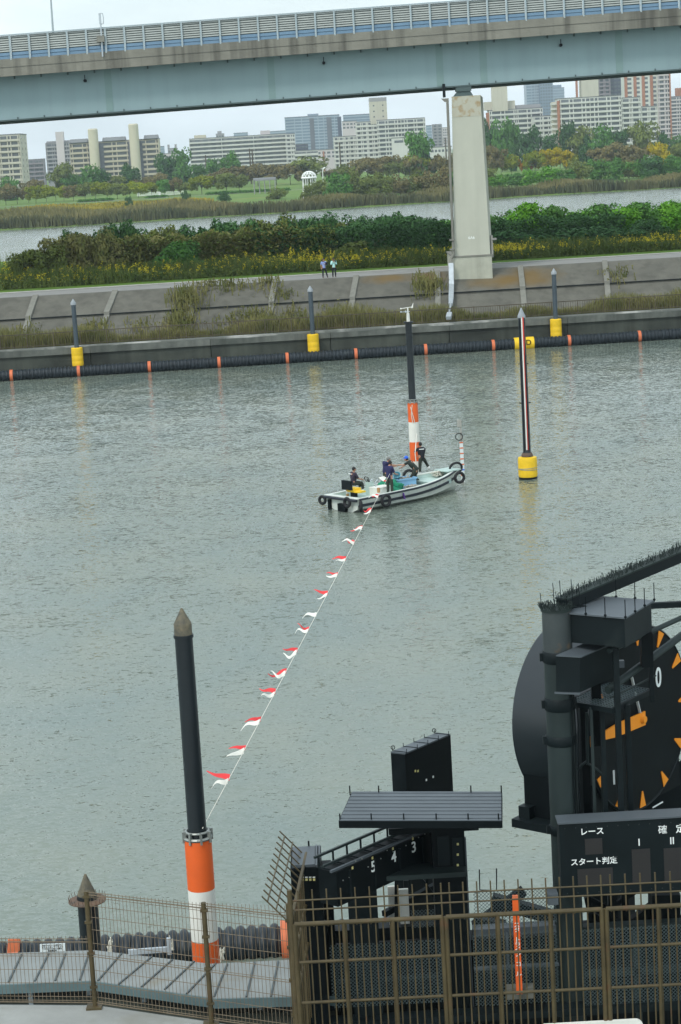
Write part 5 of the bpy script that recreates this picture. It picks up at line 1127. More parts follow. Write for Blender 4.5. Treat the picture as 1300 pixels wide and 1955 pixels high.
for s in (-.0, .4): m.path([(1.85, -.35 + s, dz), (1.8, -.35 + s, dz + .7), (1.95, -.35 + s, dz + .78)], .02, 6)
m.build('grab_rail', M['galv'], bo)
m = MB(); m.bar((2.75, -sec(2.75)[0] - .04, .3), (2.68, -sec(2.7)[0] - .02, .62), .26, .015); m.build('painted_mark', M['purple'], bo)
# things aboard (all placed in boat coordinates, then to world)
def bw(x, y, z): q = SO + bfx * x + bfy * y; return Vector((q.x, q.y, z))
def aboard(name, lab, cat, mb, mt, loc=(0, 0, 0), group=None, smooth=False, parent=None):
    o = bpy.data.objects.new(name, mb.mesh(name, mt, smooth)); COL.objects.link(o)
    if parent: o.parent = parent
    else: o.location = bw(*loc); o.rotation_euler = (0, 0, BA); tag(o, lab, cat, group)
    return o
for (x, y, z, ax, R_, lab) in [(-.22, 1.3, .45, (1, .3, 0), .2, 'small tyre fender on the far corner of the boat stern'), (-.2, -.55, .5, (1, 0, 0), .23, 'tyre fender hanging on the middle of the stern'), (.0, -1.32, .35, (1, -1, 0), .25, 'tyre fender low on the near stern corner'), (1.5, -1.42, .42, (0, 1, 0), .3, 'large tyre fender on the near side behind the flag holder'), (6.75, -.98, .75, (.3, 1, 0), .28, 'tyre fender on the near side just before the bow'), (LB + .02, -.12, 1.08, (.5, 1, .5), .36, 'big tyre fender looped over the bow tip'), (5.35, 1.22, .85, (.3, 1, 0), .33, 'tyre fender standing on the far gunwale beside the pole')]:
    m = MB(); m.torus((0, 0, 0), ax, R_ * .86, .075 if R_ < .35 else .06, 22, 8); aboard('tyre_fender', lab, 'tyre', m, M['rubber'], (x, y, z), 'tyre fenders on the boat', True)
# green net heap
R = random.Random(8); m = MB(); nu, nv = 26, 14; P = []
for j in range(nv + 1):
    for i in range(nu):
        a = 2 * pi * i / nu; f = j / nv; r = (1 - f) ** .6 * (1 + .16 * sin(a * 3 + j * .7) + R.uniform(-.07, .07)); P.append((.85 * r * cos(a), .62 * r * sin(a), .62 * f ** .8 + .06 * sin(a * 5 + j) + R.uniform(-.03, .03) if j else -.1))
m.add(P, [(j * nu + i, j * nu + (i + 1) % nu, (j + 1) * nu + (i + 1) % nu, (j + 1) * nu + i) for j in range(nv) for i in range(nu)])
aboard('net_heap', 'heap of bright green netting piled amidships beside the standing crew', 'net', m, M['netg'], (3.0, .05, dz + .02), None, True)
m = MB(); m.box(-.45, .45, -.3, .3, 0, .38); m.box(-.47, .47, -.32, .32, .38, .42); aboard('storage_box', 'white storage box behind the seated driver, partly under the net', 'box', m, M['white'], (2.1, -.35, dz + .01))
# blue crate with contents and bucket
cx, cy = 4.25, .35
t = thing('fish_crate', 'light blue open plastic crate full of gear on the boat deck', 'crate', tuple(bw(cx, cy, dz + .03))); t.rotation_euler = (0, 0, BA - .2); ORG[t.name] = (0, 0, 0)
m = MB()
for a, b, c, d in ((-.5, .5, -.34, -.31), (-.5, .5, .31, .34), (-.5, -.47, -.307, .307), (.47, .5, -.307, .307)): m.box(a, b, c, d, 0, .46)
m.box(-.5, .5, -.34, .34, -.02, -.001); m.build('tub', M['crate'], t)
m = MB(); m.box(-.55, .55, -.39, -.342, .4, .47); m.box(-.55, .55, .342, .39, .4, .47); m.box(-.55, -.502, -.34, .34, .4, .47); m.box(.502, .55, -.34, .34, .4, .47); m.build('rim', M['crate'], t)
m = MB()
for _ in range(30): m.bar((R.uniform(-.4, .4), R.uniform(-.25, .25), .34 + R.uniform(0, .12)), (R.uniform(-.4, .4), R.uniform(-.25, .25), .36 + R.uniform(0, .16)), .05)
o = m.build('gear', M['junk']); o.location = bw(cx, cy, dz + .03); o.rotation_euler = (0, 0, BA - .2); tag(o, 'jumble of grey and white gear filling the blue crate', 'gear')
m = MB(); m.lathe((0, 0, 0), [(.13, 0), (.19, .28), (.2, .3), (.185, .3), (.125, .03)], 18); o = aboard('bucket', 'teal bucket tilted on the rim of the blue crate', 'bucket', m, M['bucket'], (3.9, .45, dz + .5), None, 'auto'); o.rotation_euler = (.5, -.6, BA)
m = MB(); R = random.Random(4)
for _ in range(9): m.path([(R.uniform(-.3, .3), R.uniform(-.25, .25), R.uniform(.02, .3)) for _ in range(6)], .025, 5)
aboard('rope_pile', 'pale tangled rope heaped on the bow hatch', 'rope', m, M['rope'], (6.4, .25, dz + .25))
m = MB()
for _ in range(9): m.path([(R.uniform(-.35, .35), R.uniform(-.25, .25), R.uniform(.02, .22)) for _ in range(6)], .03, 5)
aboard('rope_pile', 'tangle of straw rope on deck before the blue crate', 'rope', m, M['junk'], (3.95, -.5, dz + .02))
m = MB(); m.prism([(-.3, -.2, .45), (.3, -.25, .5), (.2, .25, .62), (-.25, .2, .6)], (0, 0, .02)); aboard('white_cloth', 'folded white pennant cloth lying on top of the green net', 'cloth', m, M['white'], (3.0, .3, dz + .08))
m = MB(); m.prism([(-.25, -.1, .55), (.3, -.1, .5), (.0, .12, .56)], (0, 0, .02)); aboard('red_pennant', 'loose red pennant lying on the green net heap', 'flag', m, M['red'], (2.7, -.1, dz + .05))
# crew: local y is where they face
def crew(lab, px, py, z, face, J, sh, pants='trous', **k):
    hp_ = Vector(J['head']); p = atz(px, py, z + hp_.z); ca, sa = cos(face), sin(face); p = Vector((p.x - (ca * hp_.x - sa * hp_.y), p.y - (sa * hp_.x + ca * hp_.y), z))
    q = p - SO; print('CREW', lab[:30], round(q.dot(bfx), 2), round(q.dot(bfy), 2), p); return person(lab, tuple(p), face, J, sh, pants, **k)
seat = dict(hip=(0, 0, .47), chest=(0, .03, .82), neck=(0, .05, 1.0), head=(.03, .07, 1.15), shl=(-.2, .03, .95), shr=(.2, .03, .95), ell=(-.25, .15, .7), elr=(.26, .15, .7), hal=(-.12, .42, .62), har=(.14, .42, .62),
            hpl=(-.09, .02, .45), hpr=(.09, .02, .45), knl=(-.14, .42, .46), knr=(.14, .42, .46), ftl=(-.14, .45, .07), ftr=(.14, .45, .07), face=(.2, 1, 0), back=(0, 1, 0))
crew('seated boat driver in a dark purple T-shirt at the stern wheel', 676, 896, dz + .02, radians(-62), seat, 't_dark', text=True, sleeve=.55)
crew('standing crew member in a navy T-shirt with bobbed dark hair holding the pennants', 745, 884, dz + .01, radians(-35), stand(head=(.02, .12, 1.57), neck=(0, .05, 1.43), chest=(0, .02, 1.24), har=(.22, .34, 1.0), elr=(.26, .08, 1.06), hal=(-.1, .3, 1.0), ell=(-.26, .1, 1.08)), 't_navy', sleeve=.5)
crew('grey-haired crew member hidden behind the navy-shirted one, arm reaching right', 742, 877, dz + .01, radians(-70), stand(har=(.12, .62, 1.18), elr=(.22, .34, 1.22), hal=(-.15, .55, 1.1), ell=(-.25, .25, 1.15), chest=(0, .1, 1.2), neck=(0, .18, 1.38), head=(0, .22, 1.5)), 't_navy', hair='hairg', sleeve=.5)
bend = stand(hip=(0, -.05, .8), chest=(0, .2, 1.08), neck=(0, .34, 1.22), head=(0, .44, 1.33), shl=(-.19, .3, 1.18), shr=(.19, .3, 1.18), ell=(-.2, .52, 1.06), elr=(.2, .5, 1.02), hal=(-.1, .8, 1.04), har=(.14, .72, .9), hpl=(-.09, -.05, .78), hpr=(.09, -.05, .78), knl=(-.14, .18, .45), knr=(.14, .06, .42), ftl=(-.14, .05, .06), ftr=(.18, -.2, .06), face=(0, 1, -.2))
crew('crew member in a blue cap and dark green shirt leaning forward, reaching left', 775, 876, dz + .02, radians(72), bend, 't_green', cap='capb', sleeve=.5)
climb = stand(hip=(0, 0, .92), chest=(-.02, .03, 1.27), neck=(-.03, .05, 1.45), head=(-.03, .08, 1.6), shl=(-.2, .03, 1.4), shr=(.17, .03, 1.4), ell=(-.3, .28, 1.2), elr=(.2, .3, 1.22), hal=(-.12, .42, 1.42), har=(-.05, .42, 1.0), hpl=(-.09, 0, .88), hpr=(.09, 0, .88), knl=(-.12, .03, .48), knr=(.28, .2, .62), ftl=(-.14, .0, .06), ftr=(.42, .12, .3), back=(.1, 1, 0), face=(-.3, 1, 0))
crew('black-shirted crew member in white boots standing by the banded pole', 802, 849, dz + .04, radians(15), climb, 't_black', boots='high', text=True, sleeve=.5)
p = bw(5.6, .75, dz + 1.45); m = MB(); m.path([(fx + .12, fy - .3, 2.6), (p.x - .12, p.y + .42, dz + 1.45), (p.x - .1, p.y + .4, dz + 1.0), (p.x - .1, p.y + .5, dz + .45)], .022, 6); tag(m.build('mooring_rope', M['rope']), 'white rope running from the banded pole through the hands of the black-shirted crew member', 'rope')

# ------------------------------------------------------------------ quay, walkway and left mesh fence
ZQ = 3.0
qe = [atz(-120, 1917, ZQ), atz(183, 1919, ZQ), atz(405, 1951, ZQ), atz(560, 1976, ZQ)]
m = MB(); top = [(p.x, p.y) for p in qe] + [(qe[-1].x, 24), (qe[0].x, 24)]
m.prism([(x, y, -1) for x, y in top], (0, 0, ZQ + 1)); tag(m.build('quay', M['quay']), kind='structure')
ZW = 2.4
wn = [atz(-120, 1884, ZW), atz(176, 1872, ZW), atz(412, 1906, ZW), atz(640, 1900, ZW)]
wf = [atz(-120, 1824, ZW), atz(180, 1814, ZW), atz(402, 1840, ZW), atz(640, 1828, ZW)]
wk = thing('walkway', 'grey metal gangway bending between the mesh fence and the near float', 'walkway', tuple(wn[1]))
dn = Vector((0, 0, -.07))
for i in range(3):
    m = MB(); m.prism([wn[i], wn[i + 1], wf[i + 1], wf[i]], dn); m.build('deck_plate', M['deck'], wk)
    m = MB(); o = Vector((0, -.025, 0)); m.hexa([wn[i] + o + dn * 2.6, wn[i + 1] + o + dn * 2.6, wn[i + 1] + dn * 2.6 - o, wn[i] + dn * 2.6 - o, wn[i] + o + dn * .1, wn[i + 1] + o + dn * .1, wn[i + 1] + dn * .1 - o * .2, wn[i] + dn * .1 - o * .2]); m.build('edge_beam', M['beamb'], wk)
m = MB()
for (x0, y0, x1, y1) in [(41, 1822, 16, 1875), (93, 1820, 66, 1873), (125, 1820, 105, 1872), (170, 1818, 152, 1871), (232, 1820, 187, 1872), (290, 1826, 226, 1879), (329, 1832, 270, 1884), (371, 1835, 314, 1889), (412, 1839, 356, 1897), (434, 1840, 408, 1903), (486, 1837, 470, 1903), (531, 1835, 517, 1902)]:
    a, b = atz(x0, y0, ZW + .012), atz(x1, y1, ZW + .012); m.bar(a, b, .03, .024)
m.build('plate_joint', M['deckline'], wk)
for px, py in ((57, 1886), (168, 1880), (274, 1893), (495, 1908)):
    q = atz(px, py, ZW - .2); m = MB(); m.box(q.x - .04, q.x + .04, q.y - .02, q.y + .05, -1, ZW - .185); m.build('support_post', M['galv'], wk)
m = MB()
for i in range(3):
    a, b = wn[i] + Vector((0, .25, 0)), wn[i + 1] + Vector((0, .25, 0)); m.hexa([Vector((a.x, a.y, -.3)), Vector((b.x, b.y, -.3)), Vector((b.x, b.y + .6, -.3)), Vector((a.x, a.y + .6, -.3)), Vector((a.x, a.y, 2.0)), Vector((b.x, b.y, 2.0)), Vector((b.x, b.y + .6, 2.0)), Vector((a.x, a.y + .6, 2.0))])
m.build('gap_shade_box', M['wallc'], wk)  # dark box added to stand for the shaded gap under the walkway
m = MB(); a, b = atz(245, 1818, ZW + .06), atz(325, 1812, ZW + .06); m.bar(a, b, .05, .1); m.bar(b - Vector((.02, 0, .1)), b + Vector((-.02, 0, .22)), .07); m.build('hinge_bracket', M['galv'], wk)
# notice board
Yn = atz(100, 1818, ZW).y + .05
a, b, c, d = at(76, 1803, Yn), at(124, 1801, Yn), at(125, 1818, Yn), at(76, 1820, Yn)
nb = thing('notice_board', 'small white notice board with lines of black Japanese text on the walkway edge', 'sign', tuple((a + c) / 2))
m = MB(); m.prism([a, b, c, d], (0, .015, 0)); m.build('board', M['signw'], nb)
ex = (b - a).normalized(); ez = (a - d).normalized()
for k, (tx, sz) in enumerate((('危険ですのでこの柵の中に', .052), ('立ち入らないでください', .06), ('この付近での釣りは禁止', .055), ('管理事務所', .055))):
    p = (a + b) / 2 + ez * (-.028 - k * .036) + Vector((0, -.004, 0)); textmesh('notice_text', tx, sz * .62, M['black'], p, ex, Vector((0, 0, 1)), nb, .001)
of = M['floatband']; qa, qb, qc, qd = at(15, 1794, Yn + .1), at(37, 1793, Yn + .1), at(37, 1816, Yn + .1), at(15, 1819, Yn + .1)
m = MB(); m.prism([qa, qb, qc, qd], (0, .03, 0)); tag(m.build('orange_plate', of), 'small square orange plate standing on the walkway edge at far left', 'plate')
# mesh fence
mf = thing('mesh_fence', 'brown welded wire mesh fence with round posts along the quay edge at lower left', 'fence', tuple(qe[1]))
def wire_panel(b0, b1, h0, h1, sp=.07):
    m = MB(); d = b1 - b0; n = int(Vector((d.x, d.y, 0)).length / sp)
    for i in range(n + 1):
        p = b0.lerp(b1, i / n); h = h0 + (h1 - h0) * i / n; m.bar(p + Vector((0, 0, .06)), p + Vector((0, 0, h)), .0075)
    zz = [.07, .11, .18, .42, .66, .9, .94, 1.14, 1.38, 1.6, 1.8, 1.95, 2.0, 2.04]
    for z in zz:
        if z < min(h0, h1) + .01: m.bar(b0 + Vector((0, -.01, z)), b1 + Vector((0, -.01, z)), .0075)
    for z in (.09, min(h0, h1) - .0, min(h0, h1) - .05): m.bar(b0 + Vector((0, -.04, z)), b1 + Vector((0, -.04, z)), .009)
    if h0 > 1.5:
        for z in (.92,): m.bar(b0 + Vector((0, -.05, z)), b1 + Vector((0, -.05, z)), .01)
    return m
P = [Vector((p.x, p.y - .06, ZQ)) for p in (atz(-30, 1917, ZQ), atz(183, 1919, ZQ), atz(405, 1951, ZQ), atz(566, 1974, ZQ))]
for i, (h0, h1) in enumerate(((1.22, 1.26), (2.05, 2.08), (2.09, 2.2))): wire_panel(P[i], P[i + 1], h0, h1).build('mesh_panel', M['wire'], mf)
for i, h in ((1, 2.06), (2, 2.1), (3, 2.25)):
    m = MB(); m.tube(P[i] + Vector((0, -.03, 0)), P[i] + Vector((0, -.03, h)), .042, n=12)
    for z in (.35, .95, 1.5, 1.95): m.box(P[i].x - .06, P[i].x + .06, P[i].y - .08, P[i].y - .02, ZQ + z, ZQ + z + .04)
    m.build('post', M['fence'], mf, 'auto')
    m = MB(); m.box(P[i].x - .14, P[i].x + .12, P[i].y - .16, P[i].y + .08, ZQ, ZQ + .035); m.build('base_plate', M['fence'], mf)

# ------------------------------------------------------------------ brown steel bar fence at lower right
def line(px): return 1762 + (px - 560) * (1725 - 1762) / 740.
def ftop(px, z=5.0): return atz(px, line(px), z)
bf = thing('bar_fence', 'brown steel bar fence with spiked top across the lower right foreground', 'fence', tuple(ftop(700)))
def fp(px, z): p = ftop(px); return Vector((p.x, p.y, z))
ends = [(562, 843), (851, 1148), (1157, 1452)]
for a, b in ends:
    n = round((b - a) / 28.2); m = MB()
    for i in range(1, n * 2):
        px = a + (b - a) * (i + .0) / (n * 2); m.bar(fp(px, 2.6), fp(px, 4.98), .021)
    for i in range(0, n + 1):
        px = a + (b - a) * (i + .35) / (n + .3); q = fp(px, 5.02); m.bar(q + Vector((0, 0, -.1)), q + Vector((-.0, .05, .5)), .022)
    m.build('vertical_bars', M['fence'], bf)
    for z, w_ in ((4.98, .075), (4.34, .05), (3.66, .05)): m = MB(); m.tube(fp(a, z) + Vector((0, -.02, 0)), fp(b, z) + Vector((0, -.02, 0)), w_ / 2, n=10); m.build('rail', M['fence'], bf, 'auto')
    for z in (5.2, 5.36): m = MB(); m.tube(fp(a - 4, z) + Vector((0, .02, 0)), fp(b + 4, z) + Vector((0, .02, 0)), .014, n=6); m.build('top_wire', M['fence'], bf)
    for k in range(4):
        px = a + (b - a) * k / 3; w_ = .037 if k in (0, 3) else .03; m = MB(); m.tube(fp(px, 2.4) + Vector((0, -.03, 0)), fp(px, 4.99) + Vector((0, -.03, 0)), w_, n=12); m.build('post', M['fence'], bf, 'auto')
# side return with outward spikes
sf = thing('side_fence', 'spiked side return of the bar fence fanning out beyond the corner post', 'fence', tuple(fp(556, 4.5)))
c0 = fp(556, 5.05); c1 = Vector((c0.x + .22, c0.y + 3.2, 5.05))
m = MB(); m.tube((c0.x, c0.y, 2.4), (c0.x, c0.y, 5.55), .04, n=12); m.build('corner_post', M['fence'], sf, 'auto')
m = MB(); n = 11
for i in range(n + 1):
    p = c0.lerp(c1, i / n); m.bar((p.x, p.y, 2.4), p, .022)
m.build('side_bars', M['fence'], sf)
for z in (5.04, 4.34, 3.66): m = MB(); m.tube((c0.x, c0.y, z), (c1.x, c1.y, z), .03, n=8); m.build('side_rail', M['fence'], sf)
for i in range(n + 1):
    m = MB(); p = c0.lerp(c1, i / n); m.bar(p + Vector((.02, 0, -.1)), p + Vector((-.44, 0, .42)), .02); m.build('spike', M['fence'], sf)
for f in (.5, .8): m = MB(); m.bar(c0 + Vector((-.44 * f, 0, .42 * f)), c1 + Vector((-.44 * f, 0, .42 * f)), .02); m.build('spike_wire', M['fence'], sf)

# ------------------------------------------------------------------ dark start-signal structures
def prect(m, x0, y0, x1, y1, Y, dep):          # upright box: its front face spans these pixels at distance Y
    a = at(x0, (y0 + y1) / 2, Y).x; b = at(x1, (y0 + y1) / 2, Y).x; zt = at((x0 + x1) / 2, y0, Y).z; zb = at((x0 + x1) / 2, y1, Y).z
    m.box(a, b, Y, Y + dep, zb, zt); return a, b, zb, zt
def lattice(m, p0, p1, zb, zt, sp=.055, w_=.006):
    p0 = Vector(p0); p1 = Vector(p1); Ln = (p1 - p0).length; H = zt - zb; d = (p1 - p0) / Ln
    k = -H
    while k < Ln:
        for s in (1, -1):
            a0, a1 = (k, zb), (k + H, zt)
            if s < 0: a0, a1 = (k, zt), (k + H, zb)
            f0 = max(0, -k / H) if k < 0 else 0; f1 = min(1, (Ln - k) / H)
            if f1 > f0:
                q0 = p0 + d * (k + f0 * H); q1 = p0 + d * (k + f1 * H); z0 = a0[1] + (a1[1] - a0[1]) * f0; z1 = a0[1] + (a1[1] - a0[1]) * f1
                m.bar((q0.x, q0.y, z0), (q1.x, q1.y, z1), w_)
        k += sp * 1.25
# left cabinet
cb = thing('signal_cabinet', 'tall black cabinet with slate lid and four lit-looking tiles behind the fence corner', 'cabinet', tuple(at(595, 1800, 34.2)))
m = MB(); a, b, zb, zt = prect(m, 566, 1657, 624, 2040, 34.2, 1.15); m.build('body', M['black'], cb)
m = MB(); m.box(a + .03, b - .1, 34.24, 35.2, zt + .002, zt + .05); m.build('lid', M['slate'], cb)
m = MB(); m.box(b - .09, b - .06, 34.22, 35.3, zt + .002, zt + .04); m.box(b - .04, b - .01, 34.22, 35.3, zt + .002, zt + .03); m.build('trim', M['slate'], cb)
for i in range(4):
    q = at(578 + i * 7.2, 1679, 34.19); m = MB(); m.box(q.x - .02, q.x + .018, 34.192, 34.199, q.z - .025, q.z + .015); m.build('indicator', M['tile'], cb)
    m = MB(); m.box(q.x - .022, q.x + .02, 34.192, 34.199, q.z + .03, q.z + .045); m.build('caption', M['glyph'], cb)
m = MB(); m.box(a + .3, a + .33, 35.2, 35.23, zt, zt + .14); m.build('antenna', M['black'], cb)
m = MB(); prect(m, 622, 1660, 640, 1930, 34.9, .5); m.build('side_column', M['black'], cb)
# number panel 5 4 3
DD = Vector((.66, .75, 0)); DN = Vector((.75, -.66, 0))
n0 = atz(641, 1655, 5.3); n1 = atz(845, 1566, 5.3)
DD = (n1 - n0).normalized(); DN = Vector((DD.y, -DD.x, 0)); LN = (n1 - n0).length
np_ = thing('number_panel', 'long black display box with white numerals 5, 4 and 3 under truss rails', 'display', tuple(n0))
def nbx(m, s0, s1, o0, o1, z0, z1):
    c = n0 + DD * ((s0 + s1) / 2) + DN * ((o0 + o1) / 2); m.obox(c, DD, DN, (s1 - s0) / 2, (o1 - o0) / 2, z0, z1)
m = MB(); ZN = onplane(745, 1686, n0, DN).z; nbx(m, 0, LN, -.4, 0, ZN, 5.2); m.build('box', M['black'], np_)
for k in range(4): m = MB(); nbx(m, LN * (k + .5) / 4.4 - .02, LN * (k + .5) / 4.4 + .02, .001, .02, ZN + .04, 5.15); m.build('panel_seam', M['black2'], np_)
for o, z in ((-.03, 5.24), (-.2, 5.3), (-.38, 5.42)): m = MB(); nbx(m, -.1, LN, o - .02, o + .02, z - .02, z + .02); m.build('rail', M['slate'] if o > -.1 else M['colm'], np_)
m = MB()
for k in range(9): nbx(m, LN * k / 8 - .01, LN * k / 8 + .01, -.39, -.03, 5.21, 5.24); nbx(m, LN * k / 8 - .01, LN * k / 8 + .01, -.39, -.36, 5.2, 5.4)
m.build('cross_brace', M['black2'], np_)
for ch, px, py in (('5', 713, 1655), ('4', 752, 1637), ('3', 790, 1618)):
    q = onplane(px, py, n0 + DN * .012, DN); textmesh('numeral', ch, .27, M['glyph'], q, DD, Vector((0, 0, 1)), np_, .003)
    q = onplane(px - 2, py - 17, n0 + DN * .012, DN); m = MB(); m.obox(q, DD, DN, .018, .004, q.z - .022, q.z + .022); m.build('indicator', M['tile'], np_)
q = onplane(673, 1657, n0 + DN * .012, DN); m = MB(); m.obox(q, DD, DN, .018, .004, q.z - .022, q.z + .022); m.build('indicator', M['tile'], np_)
m = MB()
R = random.Random(2)
for k in range(14): q = onplane(655 + k * 12, 1668 - k * 5.6 + R.uniform(-14, 14), n0 + DN * .01, DN); m.obox(q, DD, DN, .008, .008, q.z - .008, q.z + .008)
m.build('bolts', M['steel'], np_)
# roofed signal stand
rs = thing('roofed_stand', 'black signal stand under a flat ribbed slate canopy with short corner rods', 'stand', tuple(at(865, 1800, 34.6)))
ZR = 6.08; rc = [atz(648, 1566, ZR), atz(957, 1566, ZR), atz(957, 1511, ZR), atz(673, 1511, ZR)]
m = MB(); m.prism(rc, (0, 0, -.04)); m.build('canopy', M['slate'], rs)
m = MB()
for k in range(8):
    f = (k + .5) / 8; m.bar(rc[0].lerp(rc[3], f) + Vector((0, 0, .006)), rc[1].lerp(rc[2], f) + Vector((0, 0, .006)), .012, .008)
m.build('canopy_rib', M['slate'], rs)
m = MB(); d4 = Vector((0, 0, -.13))
for i in range(4):
    a, b = rc[i], rc[(i + 1) % 4]; m.bar(a + d4 * .55, b + d4 * .55, .03, .12)
m.build('fascia', M['black'], rs)
for i, px in enumerate((649, 709, 771, 833, 894, 952)):
    q = atz(px, 1565, ZR); m = MB(); m.bar(q + Vector((0, .02, -.05)), q + Vector((0, .02, .1)), .022); m.build('edge_rod', M['black'], rs)
for px in (664 + 4, 723, 899, 957):
    q = atz(px, 1512, ZR); m = MB(); m.bar(q + Vector((0, -.02, -.05)), q + Vector((0, -.02, .12)), .022); m.build('edge_rod', M['black'], rs)
m = MB(); prect(m, 742, 1578, 914, 1590, 34.5, .8); m.build('cross_beam', M['black'], rs)
m = MB(); a, b, zb, zt = prect(m, 835, 1586, 897, 2040, 34.6, .55); m.build('column', M['black'], rs)
m = MB(); prect(m, 836, 1597, 858, 1652, 34.57, .028); m.build('door_panel', M['black2'], rs)
m = MB(); prect(m, 864, 1600, 884, 1664, 34.575, .02); m.build('indicator_strip', M['black2'], rs)
for py in (1612, 1632, 1652):
    q = at(874, py, 34.56); m = MB(); m.box(q.x - .018, q.x + .018, 34.562, 34.573, q.z - .018, q.z + .02); m.build('indicator', M['tile'], rs)
m = MB(); prect(m, 897.5, 1600, 900, 2040, 34.65, .1); m.build('edge_strip', M['slate'], rs)
m = MB(); prect(m, 668, 1671, 893, 1680, 34.3, .55); m.build('shelf', M['colm'], rs)
m = MB(); prect(m, 671, 1663, 726, 1670.5, 34.35, .5); m.build('shelf_box', M['slate'], rs)
m = MB(); prect(m, 672, 1681, 728, 2040, 34.4, .45); m.build('front_column', M['black2'], rs)
m = MB(); q0, q1 = at(733, 1745, 35.2), at(832, 1690, 36.2); m.bar(q0, q1, .1, .1); q0, q1 = at(757, 1680, 35.2), at(757, 1775, 35.2); m.bar(q0, q1, .07); q0, q1 = at(775, 1680, 35.6), at(776, 1750, 35.6); m.bar(q0, q1, .09); m.bar(at(815, 1660, 36), at(815, 1700, 36), .04); m.bar(at(800, 1672, 36), at(848, 1735, 36), .05); m.build('brace', M['black2'], rs)
m = MB(); prect(m, 742, 1693, 756, 1772, 35.35, .06); prect(m, 763, 1698, 781, 1770, 35.35, .06); m.build('white_panel', M['white'], rs)
# rear sign cabinet
z5 = 5.78; s1_, s2_, s0_ = atz(773, 1441, z5), atz(860, 1404, z5), atz(746, 1438, z5)
sg = thing('rear_display', 'big black display cabinet angled away beyond the canopy, rods on its top', 'display', tuple(s1_))
u_ = s2_ - s1_; v_ = s0_ - s1_; m = MB(); s3_ = s0_ + u_
m.hexa([Vector((p.x, p.y, 1)) for p in (s1_, s2_, s3_, s0_)] + [s1_, s2_, s3_, s0_]); m.build('body', M['black'], sg)
m = MB(); m.hexa([p + Vector((0, 0, .003)) for p in (s1_, s2_, s3_, s0_)] + [p + Vector((0, 0, .03)) for p in (s1_, s2_, s3_, s0_)]); m.build('top_plate', M['slate'], sg)
for k in range(5):
    q = s1_.lerp(s2_, .04 + k * .23); q2 = s0_.lerp(s3_, .04 + k * .23); m = MB(); m.bar(q, q + Vector((0, 0, .1)), .012); m.bar(q2, q2 + Vector((0, 0, .1)), .012); m.bar(q + Vector((0, 0, .035)), q2 + Vector((0, 0, .035)), .012); m.build('top_rod', M['black2'], sg)
for f in (.05, .95): q = (s0_.lerp(s3_, f)); m = MB(); m.torus(q + Vector((0, 0, .09)), (0, 1, 0), .035, .008, 12, 5); m.build('lifting_eye', M['black'], sg)
nn = Vector((u_.y, -u_.x, 0)).normalized()
for px, py, mm in ((793, 1472, 'tile'), (798, 1472, 'tile'), (814, 1489, 'glyph'), (827, 1483, 'glyph')):
    q = onplane(px, py, s1_ + nn * .01, nn); m = MB(); m.obox(q, u_.normalized(), nn, .018, .004, q.z - .02, q.z + .02); m.build('indicator', M[mm], sg)
# start countdown clock
C0 = at(1219, 1372, 37.2); dd = Vector((.643, .766, 0)).normalized(); nf = Vector((dd.y, -dd.x, 0)); UP = Vector((0, 0, 1))
ck = thing('start_clock', 'huge black drum clock with orange wedge markers at the right edge', 'clock', tuple(C0))
RR = 1.72; TT = 1.62; n = 72
def cpt(a, r, o): return C0 + dd * (r * sin(a)) + UP * (r * cos(a)) + nf * o
m = MB(); P = []
for o in (-TT, 0): P += [cpt(2 * pi * i / n, RR, o) for i in range(n)]
m.add(P, [(i, (i + 1) % n, n + (i + 1) % n, n + i) for i in range(n)] + [tuple(range(n))[::-1], tuple(range(n, 2 * n))]); m.build('drum', M['mortar'], ck, 'auto')
m = MB(); P = [cpt(2 * pi * i / n, RR - .03, .006) for i in range(n)]; P += [cpt(2 * pi * i / n, RR - .03, .02) for i in range(n)]
m.add(P, [(i, (i + 1) % n, n + (i + 1) % n, n + i) for i in range(n)] + [tuple(range(n))[::-1], tuple(range(n, 2 * n))]); m.build('dial', M['black'], ck)
m = MB()
m.path([cpt(2 * pi * i / n, RR - .02, .015) for i in range(n)], .025, 5, True); m.build('rim', M['black2'], ck)
for k in range(12):
    a = 2 * pi * k / 12; m = MB(); m.prism([cpt(a - .06, 1.68, .022), cpt(a + .06, 1.68, .022), cpt(a + .012, 1.38, .022), cpt(a - .012, 1.38, .022)], nf * .015); m.build('marker', M['orangey'], ck)
q = onplane(1257, 1295, C0 + nf * .024, nf); textmesh('numeral', '0', .52, M['glyph'], q, dd, UP, ck, .004, squash=.8)
pv_ = C0 + nf * .06; m = MB(); e = onplane(1134, 1412, C0 + nf * .06, nf)
hd_ = (e - pv_).normalized(); hs = hd_.cross(nf).normalized()
m.prism([pv_ + hs * .13 - hd_ * .1, pv_ - hs * .13 - hd_ * .1, pv_ - hs * .12 + hd_ * .9, pv_ - hs * .07 + hd_ * 1.35, pv_ + hs * .07 + hd_ * 1.35, pv_ + hs * .12 + hd_ * .9], nf * .03); m.tube(pv_ + nf * .031, pv_ + nf * .09, .09, .06, 14); m.build('orange_hand', M['orangey'], ck)
m = MB(); m.bar(pv_, onplane(1204, 1285, C0 + nf * .045, nf), .055, .012); m.build('white_hand', M['glyph'], ck)
m = MB(); qf = [C0 - dd * 1.47 - nf * TT * .98, C0 + dd * 1.47 - nf * TT * .98, C0 + dd * 1.47 - nf * .05, C0 - dd * 1.47 - nf * .05]
m.hexa([Vector((p.x, p.y, 4.78)) for p in qf] + [Vector((p.x, p.y, 6.1)) for p in qf]); m.build('housing', M['black'], ck)
